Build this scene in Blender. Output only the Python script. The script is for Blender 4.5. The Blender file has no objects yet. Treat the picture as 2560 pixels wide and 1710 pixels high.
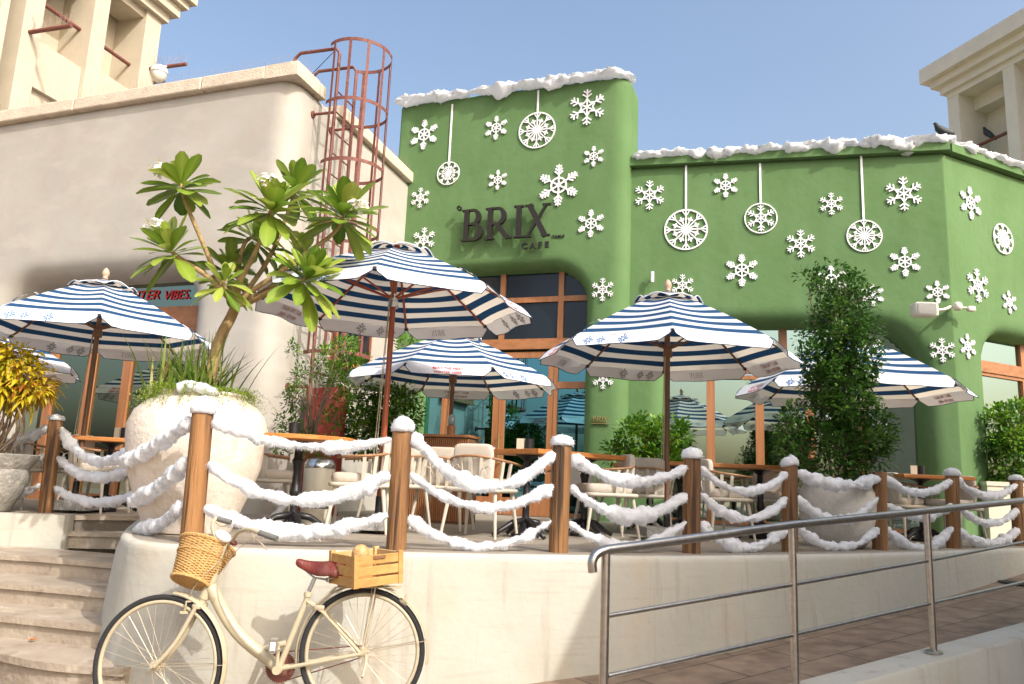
import bpy, math, random
from mathutils import Vector as V, Matrix, noise
from math import sin, cos, pi, radians, sqrt, atan2
random.seed(7)
S = bpy.context.scene
COL = S.collection

# ---------------- camera ----------------
F = 1960.0; CH = 0.46; TH = math.atan(360/F); RO = radians(2.4)
_r0 = V((1, 0, 0)); _u0 = V((0, -sin(TH), cos(TH))); _f = V((0, cos(TH), sin(TH)))
_r = _r0*cos(RO)+_u0*sin(RO); _u = -_r0*sin(RO)+_u0*cos(RO); CP = V((0, 0, CH))
cam = bpy.data.cameras.new('camera'); co = bpy.data.objects.new('camera', cam); COL.objects.link(co)
cam.sensor_width = 36; cam.lens = 36*F/2560; cam.clip_end = 3000; cam.clip_start = 0.05
co.matrix_world = Matrix(((_r.x, _u.x, -_f.x, 0), (_r.y, _u.y, -_f.y, 0), (_r.z, _u.z, -_f.z, CH), (0, 0, 0, 1)))
S.camera = co
# ---------------- sky, sun, exposure ----------------
SUN_EL = radians(40); SUN_AZ = radians(43)
SV = V((sin(SUN_AZ)*cos(SUN_EL), -cos(SUN_AZ)*cos(SUN_EL), sin(SUN_EL)))
w = bpy.data.worlds.new('World'); S.world = w; w.use_nodes = True
nt = w.node_tree; sky = nt.nodes.new('ShaderNodeTexSky'); sky.sky_type = 'NISHITA'; sky.sun_disc = False
sky.sun_elevation = SUN_EL; sky.sun_rotation = pi-SUN_AZ; sky.air_density = 1.2; sky.dust_density = 6.5; sky.ozone_density = 1.1
nt.links.new(sky.outputs[0], nt.nodes['Background'].inputs[0]); nt.nodes['Background'].inputs[1].default_value = 0.15
sl = bpy.data.lights.new('sun', 'SUN'); sl.energy = 2.0; sl.angle = radians(0.5); sl.color = (1, 0.97, 0.92)
so = bpy.data.objects.new('sun', sl); COL.objects.link(so); so.rotation_euler = SV.to_track_quat('Z', 'Y').to_euler()
S.view_settings.view_transform = 'Standard'; S.view_settings.look = 'None'; S.view_settings.gamma = 1; S.view_settings.exposure = 0.90
S.view_settings.use_curve_mapping = False

# ---------------- layout helpers: rays through points of the photograph, met with real planes ----------------
def ray(x, y): return _f*F+_r*(x-1280)+_u*(855-y)
def PZ(x, y, z=0.0): d = ray(x, y); return CP+d*((z-CH)/d.z)
def PY(x, y, Y): d = ray(x, y); return CP+d*(Y/d.y)
def PP(x, y, p, n): d = ray(x, y); return CP+d*((p-CP).dot(n)/d.dot(n))

class Fr:
    """frame of a vertical wall: origin a, along t, outward n (towards the camera)"""
    def __init__(s, a, b):
        s.o = V((a[0], a[1], 0)); t = V((b[0]-a[0], b[1]-a[1], 0)); s.L = t.length; s.t = t.normalized(); s.n = V((s.t.y, -s.t.x, 0))
    def P(s, u, z, d=0): return s.o+s.t*u+s.n*d+V((0, 0, z))
    def uv(s, x, y, d=0): p = PP(x, y, s.o+s.n*d, s.n); return (p-s.o).dot(s.t), p.z

# ---------------- mesh builder ----------------
class MB:
    def __init__(s): s.v = []; s.f = []; s.uv = []; s.hasuv = False; s.a = []
    def add(s, vs, fs, uvs=None, a=None):
        o = len(s.v); s.v += [tuple(p) for p in vs]; s.f += [tuple(i+o for i in f) for f in fs]
        s.a += [a if a is not None else 0.5]*len(vs)
        if uvs is not None: s.hasuv = True; s.uv += [tuple(q) for q in uvs]
        else: s.uv += [(0, 0)]*len(vs)
        return s
    def obox(s, c, ax, ay, az, a=None):
        vs = [c+ax*i+ay*j+az*k for i in (-1, 1) for j in (-1, 1) for k in (-1, 1)]
        return s.add(vs, [(0, 1, 3, 2), (4, 6, 7, 5), (0, 4, 5, 1), (2, 3, 7, 6), (0, 2, 6, 4), (1, 5, 7, 3)], a=a)
    def box(s, x0, x1, y0, y1, z0, z1, a=None):
        return s.obox(V(((x0+x1)/2, (y0+y1)/2, (z0+z1)/2)), V(((x1-x0)/2, 0, 0)), V((0, (y1-y0)/2, 0)), V((0, 0, (z1-z0)/2)), a)
    def fbox(s, fr, u0, u1, z0, z1, d0, d1):
        return s.obox(fr.P((u0+u1)/2, (z0+z1)/2, (d0+d1)/2), fr.t*((u1-u0)/2), fr.n*((d1-d0)/2), V((0, 0, (z1-z0)/2)))
    def tube(s, pts, r, n=10, cap=True, sx=1.0, up=None):
        pts = [V(p) for p in pts]; m = len(pts)
        if not hasattr(r, '__len__'): r = [r]*m
        vs = []; fs = []; prev = None
        for i in range(m):
            t = (pts[min(i+1, m-1)]-pts[max(i-1, 0)])
            if t.length < 1e-9: t = V((0, 0, 1))
            t.normalize()
            if prev is None:
                ref = V(up) if up else (V((0, 0, 1)) if abs(t.z) < 0.9 else V((1, 0, 0)))
            else: ref = prev
            a = (ref-t*ref.dot(t))
            if a.length < 1e-6: a = t.orthogonal()
            a.normalize(); b = t.cross(a); prev = a
            for k in range(n):
                q = 2*pi*k/n; vs.append(pts[i]+a*cos(q)*r[i]*sx+b*sin(q)*r[i])
        for i in range(m-1):
            for k in range(n):
                k2 = (k+1) % n; fs.append((i*n+k, i*n+k2, (i+1)*n+k2, (i+1)*n+k))
        if cap: fs.append(tuple(range(n-1, -1, -1))); fs.append(tuple((m-1)*n+k for k in range(n)))
        return s.add(vs, fs)
    def cyl(s, a, b, r0, r1=None, n=12): return s.tube([a, b], [r0, r1 if r1 is not None else r0], n)
    def lathe(s, prof, c=(0, 0, 0), n=24, jit=0):
        c = V(c); vs = []; fs = []
        for (r, z) in prof:
            for k in range(n):
                q = 2*pi*k/n; rr = r
                if jit: rr = r*(1+jit*noise.noise(V((cos(q)*1.5, sin(q)*1.5, z*2+c.x))))
                vs.append(c+V((rr*cos(q), rr*sin(q), z)))
        for i in range(len(prof)-1):
            for k in range(n): k2 = (k+1) % n; fs.append((i*n+k, i*n+k2, (i+1)*n+k2, (i+1)*n+k))
        if prof[0][0] > 1e-4: fs.append(tuple(range(n-1, -1, -1)))
        if prof[-1][0] > 1e-4: fs.append(tuple((len(prof)-1)*n+k for k in range(n)))
        return s.add(vs, fs)
    def sq(s, c, h, e=0.35, nu=20, nv=10, M=None):
        """superellipsoid: cushions"""
        c = V(c); vs = []; fs = []
        sg = lambda x, p: math.copysign(abs(x)**p, x)
        for j in range(nv+1):
            ph = -pi/2+pi*j/nv
            for i in range(nu):
                th = 2*pi*i/nu
                p = V((h[0]*sg(cos(ph), e)*sg(cos(th), e), h[1]*sg(cos(ph), e)*sg(sin(th), e), h[2]*sg(sin(ph), e)))
                if M: p = M @ p
                vs.append(c+p)
        for j in range(nv):
            for i in range(nu): i2 = (i+1) % nu; fs.append((j*nu+i, j*nu+i2, (j+1)*nu+i2, (j+1)*nu+i))
        return s.add(vs, fs)
    def prism(s, poly, z0, z1):
        n = len(poly); vs = [V((p[0], p[1], z0)) for p in poly]+[V((p[0], p[1], z1)) for p in poly]
        fs = [tuple(range(n-1, -1, -1)), tuple(range(n, 2*n))]+[(i, (i+1) % n, n+(i+1) % n, n+i) for i in range(n)]
        return s.add(vs, fs)
    def fprism(s, fr, poly, d0, d1):
        """polygon in (u,z) of a wall frame, extruded outward"""
        n = len(poly); vs = [fr.P(p[0], p[1], d0) for p in poly]+[fr.P(p[0], p[1], d1) for p in poly]
        fs = [tuple(range(n)), tuple(range(2*n-1, n-1, -1))]+[(i, n+i, n+(i+1) % n, (i+1) % n) for i in range(n)]
        return s.add(vs, fs)
    def build(s, name, mat, parent=None, smooth=False, label=None):
        me = bpy.data.meshes.new(name); vs = s.v
        if parent is not None:
            Mi = WM[parent.name].inverted(); vs = [tuple(Mi @ V(p)) for p in vs]
        me.from_pydata(vs, [], s.f); me.materials.append(mat)
        if s.hasuv:
            ul = me.uv_layers.new(name='UVMap'); li = [0]*len(me.loops); me.loops.foreach_get('vertex_index', li)
            flat = []
            for i in li: flat += s.uv[i]
            ul.data.foreach_set('uv', flat)
        at = me.attributes.new('rnd', 'FLOAT', 'POINT'); at.data.foreach_set('value', s.a)
        if smooth:
            me.polygons.foreach_set('use_smooth', [True]*len(me.polygons))
            if smooth == 'a':
                try: me.set_sharp_from_angle(angle=radians(40))
                except Exception: pass
        me.update()
        o = bpy.data.objects.new(name, me); COL.objects.link(o)
        if parent is not None: o.parent = parent; WM[o.name] = WM[parent.name]
        else: WM[o.name] = Matrix.Identity(4)
        if label: o['label'] = label
        return o
WM = {}
def thing(name, label, cat, loc=(0, 0, 0), rz=0, group=None):
    o = bpy.data.objects.new(name, None); COL.objects.link(o); o.location = loc; o.rotation_euler = (0, 0, rz); o.empty_display_size = .1
    WM[o.name] = Matrix.Translation(V(loc)) @ Matrix.Rotation(rz, 4, 'Z')
    return tag(o, label, cat, group)
def tag(o, label, cat, group=None, kind=None):
    if label: o['label'] = label
    if cat: o['category'] = cat
    if group: o['group'] = group
    if kind: o['kind'] = kind
    return o
def dup(root, loc, rz, label, group=None):
    r = root.copy(); COL.objects.link(r); r.location = loc; r.rotation_euler = (0, 0, rz); r['label'] = label
    if group: r['group'] = group
    WM[r.name] = Matrix.Translation(V(loc)) @ Matrix.Rotation(rz, 4, 'Z')
    for ch in list(root.children):
        c = ch.copy(); COL.objects.link(c); c.parent = r
        for g in list(ch.children):
            d = g.copy(); COL.objects.link(d); d.parent = c
    return r

# ---------------- materials ----------------
def mat(name, col, rough=0.6, metal=0.0, var=0.0, vscale=4.0, bump=0.0, bscale=60.0, trans=0.0, tcol=None, col2=None, stretch=None, spec=0.5, thr=(0.35, 0.65), attr=None, coat=0):
    m = bpy.data.materials.new(name); m.use_nodes = True; n = m.node_tree; N = n.nodes; b = N['Principled BSDF']
    b.inputs['Roughness'].default_value = rough; b.inputs['Metallic'].default_value = metal; b.inputs['Specular IOR Level'].default_value = spec
    if coat: b.inputs['Coat Weight'].default_value = coat
    b.inputs['Base Color'].default_value = (*col, 1)
    tc = N.new('ShaderNodeTexCoord'); src = tc.outputs['Object']
    if stretch:
        mp = N.new('ShaderNodeMapping'); mp.inputs['Scale'].default_value = stretch; n.links.new(src, mp.inputs[0]); src = mp.outputs[0]
    colout = None
    if col2 is None and var: col2 = tuple(max(0, c*(1-var)) for c in col)
    if attr:
        a = N.new('ShaderNodeAttribute'); a.attribute_name = 'rnd'; rp = N.new('ShaderNodeValToRGB'); n.links.new(a.outputs['Fac'], rp.inputs[0])
        el = rp.color_ramp.elements; el[0].color = (*attr[0], 1); el[1].color = (*attr[-1], 1)
        for i, c in enumerate(attr[1:-1]): e = el.new((i+1)/(len(attr)-1)); e.color = (*c, 1)
        colout = rp.outputs[0]
    elif col2 is not None:
        nz = N.new('ShaderNodeTexNoise'); nz.inputs['Scale'].default_value = vscale; nz.inputs['Detail'].default_value = 6; nz.inputs['Roughness'].default_value = .6
        n.links.new(src, nz.inputs['Vector'])
        rp = N.new('ShaderNodeValToRGB'); n.links.new(nz.outputs['Fac'], rp.inputs[0]); el = rp.color_ramp.elements
        el[0].position = thr[0]; el[1].position = thr[1]; el[0].color = (*col2, 1); el[1].color = (*col, 1); colout = rp.outputs[0]
    if colout: n.links.new(colout, b.inputs['Base Color'])
    if bump:
        nb = N.new('ShaderNodeTexNoise'); nb.inputs['Scale'].default_value = bscale; nb.inputs['Detail'].default_value = 5; n.links.new(src, nb.inputs['Vector'])
        bp = N.new('ShaderNodeBump'); bp.inputs['Strength'].default_value = bump; bp.inputs['Distance'].default_value = .02
        n.links.new(nb.outputs['Fac'], bp.inputs['Height']); n.links.new(bp.outputs[0], b.inputs['Normal'])
    if trans:
        tr = N.new('ShaderNodeBsdfTranslucent'); tr.inputs[0].default_value = (*(tcol or col), 1)
        if colout and not tcol: n.links.new(colout, tr.inputs[0])
        mx = N.new('ShaderNodeMixShader'); mx.inputs[0].default_value = trans
        n.links.new(b.outputs[0], mx.inputs[1]); n.links.new(tr.outputs[0], mx.inputs[2]); n.links.new(mx.outputs[0], N['Material Output'].inputs[0])
    return m
def layer(m, col, scale, thr, stretch=None, fac=1.0, detail=6):
    """a second stain/wear layer over the base colour"""
    n = m.node_tree; N = n.nodes; b = N['Principled BSDF']; tc = N.new('ShaderNodeTexCoord'); src = tc.outputs['Object']
    if stretch: mp = N.new('ShaderNodeMapping'); mp.inputs['Scale'].default_value = stretch; n.links.new(src, mp.inputs[0]); src = mp.outputs[0]
    nz = N.new('ShaderNodeTexNoise'); nz.inputs['Scale'].default_value = scale; nz.inputs['Detail'].default_value = detail; n.links.new(src, nz.inputs['Vector'])
    rp = N.new('ShaderNodeValToRGB'); n.links.new(nz.outputs['Fac'], rp.inputs[0]); el = rp.color_ramp.elements
    el[0].position = thr[0]; el[1].position = thr[1]; el[0].color = (0, 0, 0, 1); el[1].color = (fac, fac, fac, 1)
    mx = N.new('ShaderNodeMix'); mx.data_type = 'RGBA'; n.links.new(rp.outputs[0], mx.inputs[0])
    bc = b.inputs['Base Color']
    if bc.links: n.links.new(bc.links[0].from_socket, mx.inputs[6])
    else: mx.inputs[6].default_value = bc.default_value
    mx.inputs[7].default_value = (*col, 1); n.links.new(mx.outputs[2], bc)
    return m
def woodmat(name, c1, c2, scale=10, axis='z', rough=.55, crack=0.5, bumpd=.5):
    st = {'z': (1, 1, .07), 'x': (.07, 1, 1), 'y': (1, .07, 1)}[axis]
    m = mat(name, c1, rough, col2=c2, vscale=scale, stretch=st, bump=bumpd, bscale=scale*5, thr=(.33, .62))
    if crack: layer(m, tuple(c*.35 for c in c2), scale*2.2, (.565, .655), stretch=(st[0], st[1], st[2]*.5) if axis == 'z' else st, fac=crack, detail=3)
    return m
M = {}
M['green'] = layer(layer(mat('green_adobe', (.118, .210, .086), .92, col2=(.102, .185, .072), vscale=1.1, bump=.35, bscale=7, spec=.15), (.135, .225, .102), 2.2, (.45, .72), stretch=(1, 1, .35), fac=.7), (.085, .175, .055), 12, (.56, .78), stretch=(1, 1, .3), fac=.45)
M['beige'] = layer(layer(mat('beige_render', (.43, .41, .365), .92, col2=(.39, .37, .33), vscale=.9, bump=.12, bscale=10, spec=.15), (.40, .35, .305), 2.6, (.48, .70), fac=.6), (.49, .465, .415), 1.6, (.50, .7), stretch=(1, 1, 2), fac=.6)
M['coping'] = layer(mat('coping_stone', (.66, .57, .45), .9, col2=(.54, .46, .37), vscale=5, bump=.5, bscale=40, spec=.1), (.30, .25, .20), 30, (.62, .7), fac=.6)
M['tower'] = mat('tower_plaster', (.52, .46, .36), .9, col2=(.47, .42, .33), vscale=2, bump=.2, bscale=20, spec=.1)
M['tower_grey'] = mat('tower_plaster_pale', (.72, .67, .57), .9, col2=(.66, .61, .52), vscale=2, bump=.2, bscale=20, spec=.1)
M['lowwall'] = mat('cream_paint', (.50, .485, .42), .75, col2=(.45, .435, .37), vscale=1.5, bump=.25, bscale=14, spec=.25)
layer(M['lowwall'], (.50, .40, .28), 2.4, (.56, .72), stretch=(1, 1, .55), fac=.45)
layer(M['lowwall'], (.33, .28, .23), 7, (.58, .74), stretch=(1.6, 1.6, .12), fac=.6)
layer(M['lowwall'], (.42, .36, .30), 9, (.58, .70), stretch=(.25, .25, 4), fac=.4)
M['deck'] = layer(mat('terrace_screed', (.33, .285, .23), .7, col2=(.27, .235, .195), vscale=3, bump=.3, bscale=30, spec=.3), (.24, .20, .17), 6, (.6, .75), fac=.4)
M['travertine'] = layer(layer(mat('travertine', (.41, .345, .27), .7, col2=(.32, .26, .20), vscale=3, bump=.5, bscale=25, spec=.3), (.22, .165, .12), 8, (.55, .72), stretch=(1, 1, 1.4), fac=.6), (.60, .52, .41), 5, (.56, .72), fac=.6)
M['snow'] = mat('cotton_wool', (.82, .84, .87), .95, bump=.45, bscale=90, trans=.32, tcol=(.9, .92, .96), spec=.05)
M['post'] = woodmat('weathered_pine', (.31, .150, .052), (.10, .046, .018), 9, 'z', .6, .9, 1.0)
M['frame'] = woodmat('window_timber', (.40, .175, .072), (.29, .12, .048), 14, 'z', .4, 0.15, .15)
M['frameh'] = woodmat('window_timber_rail', (.40, .175, .072), (.29, .12, .048), 14, 'x', .4, 0.15, .15)
M['teak'] = woodmat('teak_top', (.56, .22, .05), (.38, .14, .035), 12, 'x', .4, 0.2, .15)
M['pole_red'] = mat('red_varnish', (.36, .085, .028), .35, col2=(.24, .055, .02), vscale=14, stretch=(1, 1, .08))
M['pole'] = mat('brown_pole', (.19, .095, .045), .5, col2=(.12, .06, .03), vscale=14, stretch=(1, 1, .08))
M['rust'] = layer(mat('oxide_paint', (.20, .078, .06), .65, col2=(.14, .05, .04), vscale=18, spec=.3), (.28, .14, .10), 10, (.6, .7), fac=.6)
M['white'] = mat('white_board', (.80, .80, .82), .5, spec=.3)
M['letter'] = mat('dark_metal_letters', (.030, .026, .022), .45, metal=.3, spec=.4)
M['brass'] = mat('brass_letters', (.42, .30, .12), .4, metal=.7)
M['steel'] = mat('brushed_steel', (.50, .48, .45), .28, metal=1.0, col2=(.40, .38, .36), vscale=30, stretch=(1, 1, 1), bump=.05, bscale=200)
M['black'] = mat('black_iron', (.012, .012, .014), .4)
M['chairwood'] = mat('chair_paint', (.58, .53, .44), .55, col2=(.52, .47, .39), vscale=8)
M['arm'] = woodmat('arm_timber', (.36, .19, .09), (.25, .125, .06), 16, 'x', .5, .1, .1)
M['cushion'] = mat('cushion_fabric', (.60, .54, .46), .95, col2=(.55, .49, .42), vscale=6, bump=.25, bscale=300, spec=.1)
M['pot'] = layer(mat('whitewashed_pot', (.70, .63, .55), .95, col2=(.62, .54, .45), vscale=5, bump=.45, bscale=26, spec=.1), (.48, .38, .31), 9, (.58, .7), stretch=(1, 1, .4), fac=.6)
M['potgrey'] = layer(mat('grey_pot', (.34, .32, .29), .95, col2=(.22, .21, .19), vscale=7, bump=.9, bscale=30, spec=.1), (.5, .47, .42), 12, (.55, .7), fac=.6)
M['potstone'] = layer(mat('stone_pot', (.62, .58, .52), .9, col2=(.52, .49, .44), vscale=9, bump=.4, bscale=60, spec=.15), (.40, .37, .33), 60, (.6, .7), fac=.5)
M['bark'] = mat('frangipani_bark', (.42, .29, .13), .8, col2=(.28, .19, .09), vscale=14, bump=.6, bscale=50)
M['twig'] = mat('dry_twig', (.30, .22, .15), .8, var=.4, vscale=10)
M['soil'] = mat('soil', (.06, .04, .03), 1, var=.5)
M['plum'] = mat('frangipani_leaf', (.1, .25, .03), .38, attr=[(.045, .12, .012), (.12, .22, .02), (.24, .34, .04), (.40, .46, .09)], trans=.32, spec=.5)
M['ficus'] = mat('ficus_leaf', (.03, .09, .015), .35, attr=[(.025, .07, .014), (.045, .125, .02), (.075, .18, .028), (.15, .26, .05)], trans=.34)
M['bush'] = mat('bush_leaf', (.08, .2, .02), .45, attr=[(.03, .09, .01), (.07, .19, .015), (.14, .30, .02), (.28, .42, .04)], trans=.35)
M['croton'] = mat('croton_leaf', (.5, .35, .02), .45, attr=[(.10, .17, .01), (.42, .38, .014), (.58, .46, .02), (.60, .45, .03), (.38, .13, .02)], trans=.35)
M['grassb'] = mat('blade_leaf', (.15, .25, .03), .45, attr=[(.05, .11, .02), (.12, .22, .03), (.24, .33, .06), (.35, .28, .10)], trans=.3)
M['herb'] = mat('herb_leaf', (.2, .3, .03), .5, attr=[(.09, .17, .015), (.22, .34, .03), (.38, .45, .06)], trans=.35)
M['petal'] = mat('white_petal', (.86, .84, .74), .6, attr=[(.85, .85, .82), (.86, .84, .76), (.75, .62, .15)], trans=.3)
M['redwall'] = mat('red_plaster', (.30, .045, .03), .85, var=.25)
M['bike'] = layer(mat('cream_bike_paint', (.47, .41, .285), .38, col2=(.43, .37, .255), vscale=9, spec=.5), (.32, .2, .1), 26, (.64, .7), fac=.5)
M['chrome'] = mat('chrome', (.62, .62, .62), .2, metal=1)
M['rubber'] = mat('tyre_rubber', (.022, .022, .024), .75, bump=.5, bscale=180)
M['spoke'] = mat('spoke_steel', (.52, .44, .32), .4, metal=.5)
M['leather'] = layer(mat('oxblood_leather', (.17, .032, .022), .35, col2=(.12, .022, .018), vscale=7, bump=.3, bscale=60), (.30, .12, .09), 6, (.58, .7), fac=.5)
M['wicker'] = mat('wicker', (.50, .29, .10), .6, attr=[(.34, .18, .055), (.52, .31, .11), (.66, .44, .19)], bump=.4, bscale=90)
M['crate'] = layer(woodmat('crate_pine', (.54, .31, .10), (.40, .20, .055), 7, 'x', .6, .25, .3), (.66, .47, .24), 3, (.5, .7), fac=.7)
M['grip'] = mat('grey_grip', (.13, .13, .12), .7)
M['speaker'] = mat('speaker_plastic', (.66, .62, .52), .6)
M['grille'] = mat('speaker_grille', (.34, .33, .30), .6, bump=.8, bscale=200)
M['cap'] = mat('cream_enamel', (.66, .62, .50), .4)
M['bird'] = mat('pigeon_feathers', (.035, .037, .045), .6, var=.4, vscale=30)
M['spike'] = mat('wire_spikes', (.22, .15, .13), .6)
M['red_ink'] = mat('red_lettering', (.55, .03, .03), .7)
M['blue_ink'] = mat('blue_print', (.08, .17, .34), .8)
M['grey_ink'] = mat('grey_print', (.30, .36, .45), .85)
M['pale_ink'] = mat('show_through_print', (.34, .36, .40), .9)
M['pale_red'] = mat('show_through_red_print', (.52, .33, .33), .9)
M['navy'] = mat('navy_binding', (.012, .03, .08), .8)
M['binding'] = mat('white_binding', (.78, .8, .84), .8, trans=.2)
M['rope'] = mat('umbrella_cord', (.35, .30, .22), .9)
M['finial'] = mat('wood_finial', (.50, .34, .24), .6)
M['granite'] = layer(mat('speckled_granite', (.36, .35, .33), .8, col2=(.22, .21, .2), vscale=60, bump=.2), (.7, .68, .62), 90, (.6, .66), fac=.7)
M['interior'] = mat('window_reveal', (.20, .10, .05), .7)
def glass(name, col, rough=.015, metal=1.0):
    return mat(name, col, rough, metal=metal, bump=.010, bscale=1.2, spec=.5)
M['g_right'] = glass('pale_mirror_glass', (.47, .58, .50)); M['g_left'] = glass('grey_mirror_glass', (.27, .32, .27))
M['g_teal'] = glass('teal_glass', (.13, .34, .42)); M['g_dark'] = mat('dark_film_glass', (.012, .018, .026), .15, spec=.5)

def fabric():
    m = bpy.data.materials.new('striped_canvas'); m.use_nodes = True; n = m.node_tree; N = n.nodes; b = N['Principled BSDF']
    b.inputs['Roughness'].default_value = .9; b.inputs['Specular IOR Level'].default_value = .1
    uv = N.new('ShaderNodeUVMap'); sp = N.new('ShaderNodeSeparateXYZ'); n.links.new(uv.outputs[0], sp.inputs[0])
    mo = N.new('ShaderNodeMath'); mo.operation = 'FRACT'; n.links.new(sp.outputs[1], mo.inputs[0])
    gt = N.new('ShaderNodeMath'); gt.operation = 'GREATER_THAN'; gt.inputs[1].default_value = .50; n.links.new(mo.outputs[0], gt.inputs[0])
    def mixc(a, c):
        x = N.new('ShaderNodeMix'); x.data_type = 'RGBA'; n.links.new(gt.outputs[0], x.inputs[0]); x.inputs[6].default_value = (*a, 1); x.inputs[7].default_value = (*c, 1); return x.outputs[2]
    n.links.new(mixc((.74, .76, .80), (.028, .092, .21)), b.inputs['Base Color'])
    tr = N.new('ShaderNodeBsdfTranslucent'); n.links.new(mixc((.80, .72, .60), (.008, .028, .07)), tr.inputs[0])
    nz = N.new('ShaderNodeTexNoise'); nz.inputs['Scale'].default_value = 350; bp = N.new('ShaderNodeBump'); bp.inputs['Strength'].default_value = .15; n.links.new(nz.outputs[0], bp.inputs['Height']); n.links.new(bp.outputs[0], b.inputs['Normal'])
    mx = N.new('ShaderNodeMixShader'); mx.inputs[0].default_value = .36
    n.links.new(b.outputs[0], mx.inputs[1]); n.links.new(tr.outputs[0], mx.inputs[2]); n.links.new(mx.outputs[0], N['Material Output'].inputs[0])
    return m
M['canvas'] = fabric()
M['valance'] = mat('white_valance', (.80, .82, .87), .9, col2=(.76, .78, .83), vscale=9, trans=.14, tcol=(.8, .8, .78), spec=.1)

def pavers(name, c1, c2, mortar, sx, sy, rot):
    m = bpy.data.materials.new(name); m.use_nodes = True; n = m.node_tree; N = n.nodes; b = N['Principled BSDF']; b.inputs['Roughness'].default_value = .75
    tc = N.new('ShaderNodeTexCoord'); mp = N.new('ShaderNodeMapping'); mp.inputs['Rotation'].default_value = (0, 0, rot); n.links.new(tc.outputs['Object'], mp.inputs[0])
    br = N.new('ShaderNodeTexBrick'); br.inputs['Scale'].default_value = 1; br.inputs['Brick Width'].default_value = sx; br.inputs['Row Height'].default_value = sy
    br.inputs['Mortar Size'].default_value = .006; br.inputs['Color1'].default_value = (*c1, 1); br.inputs['Color2'].default_value = (*c2, 1); br.inputs['Mortar'].default_value = (*mortar, 1)
    n.links.new(mp.outputs[0], br.inputs[0])
    nz = N.new('ShaderNodeTexNoise'); nz.inputs['Scale'].default_value = 5; nz.inputs['Detail'].default_value = 8; n.links.new(tc.outputs['Object'], nz.inputs[0])
    rp = N.new('ShaderNodeValToRGB'); rp.color_ramp.elements[0].color = (.55, .52, .5, 1); rp.color_ramp.elements[0].position = .3; rp.color_ramp.elements[1].color = (1.15, 1.1, 1.05, 1); rp.color_ramp.elements[1].position = .7
    n.links.new(nz.outputs[0], rp.inputs[0]); mx = N.new('ShaderNodeMix'); mx.data_type = 'RGBA'; mx.blend_type = 'MULTIPLY'; mx.inputs[0].default_value = 1
    n.links.new(br.outputs[0], mx.inputs[6]); n.links.new(rp.outputs[0], mx.inputs[7]); n.links.new(mx.outputs[2], b.inputs[0])
    bp = N.new('ShaderNodeBump'); bp.inputs['Strength'].default_value = .5; bp.inputs['Distance'].default_value = .006; bp.invert = True; n.links.new(br.outputs['Fac'], bp.inputs['Height'])
    n2 = N.new('ShaderNodeTexNoise'); n2.inputs['Scale'].default_value = 90; n.links.new(tc.outputs['Object'], n2.inputs[0]); b2 = N.new('ShaderNodeBump'); b2.inputs['Strength'].default_value = .25; b2.inputs['Distance'].default_value = .01
    n.links.new(n2.outputs[0], b2.inputs['Height']); n.links.new(bp.outputs[0], b2.inputs['Normal']); n.links.new(b2.outputs[0], b.inputs['Normal'])
    return m
# ---------------- setting: ground, terrace, ramp ----------------
GZ = -1.10
M['pave'] = pavers('brown_pavers', (.29, .215, .15), (.245, .18, .125), (.09, .065, .05), .62, .42, radians(-32))
M['pave2'] = pavers('ground_pavers', (.34, .25, .17), (.29, .21, .145), (.12, .09, .07), .5, .5, radians(-20))
g = MB(); g.add([(-900, -900, GZ), (900, -900, GZ), (900, 900, GZ), (-900, 900, GZ)], [(0, 1, 2, 3)]); tag(g.build('ground', M['pave2']), None, None, kind='structure')

edge_px = [(352, 1292), (318, 1318), (303, 1336), (318, 1349), (360, 1356), (430, 1362), (580, 1372), (820, 1377), (990, 1382), (1200, 1386), (1400, 1389), (1728, 1392), (1974, 1388), (2200, 1384), (2384, 1378), (2560, 1371)]
edge = [PZ(x, y, 0) for x, y in edge_px]
edge.append(edge[-1]+(edge[-1]-edge[-3])*1.5)
def smooth_path(pts, it=2):
    pts = [V(p) for p in pts]
    for _ in range(it):
        q = [pts[0]]
        for a, b in zip(pts, pts[1:]): q += [a*.75+b*.25, a*.25+b*.75]
        pts = q+[pts[-1]]
    return pts
edge = smooth_path(edge, 2)
def path_normals(p):
    r = []
    for i in range(len(p)):
        t = (p[min(i+1, len(p)-1)]-p[max(0, i-1)]); t.z = 0; t.normalize(); r.append(V((t.y, -t.x, 0)))
    return r
en = path_normals(edge)
# retaining wall: a skirt with a rounded lip and a slight batter
mb = MB(); rows = [(-.06, .0), (-.02, .004), (.0, -.004), (.012, -.02), (.016, -.05)]+[(.016+.05*k/14, -.05-1.07*k/14) for k in range(1, 15)]
vs = []; n = len(rows)
for i, (p, q) in enumerate(zip(edge, en)):
    bat = 1+2.2*max(0, 1-i/14)
    for (o, z) in rows:
        wob = .004*noise.noise(V((p.x*1.3, p.y*1.3, z*2)))
        vs.append(p+q*(o*(bat if z < -.05 else 1)+wob)+V((0, 0, z)))
fs = [(i*n+j, i*n+j+1, (i+1)*n+j+1, (i+1)*n+j) for i in range(len(edge)-1) for j in range(n-1)]
mb.add(vs, fs)
tag(mb.build('retaining_wall', M['lowwall'], smooth=True), 'long curved cream painted low wall holding up the cafe terrace behind the bicycle', 'wall')
st_l, st_r = PZ(179, 1288, 0), PZ(349, 1290, 0)
fl_l = PZ(-400, 1268, 0)
deck = [p-q*.05 for p, q in zip(edge, en)]
poly = [(p.x, p.y) for p in deck]+[(22, 14), (22, 30), (-22, 30), (-22, fl_l.y), (fl_l.x, fl_l.y), (st_l.x, st_l.y), (st_r.x, st_r.y)]
mb = MB(); mb.prism(poly, -1.15, -.002); tag(mb.build('terrace_floor', M['deck']), None, None, kind='structure')
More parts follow.
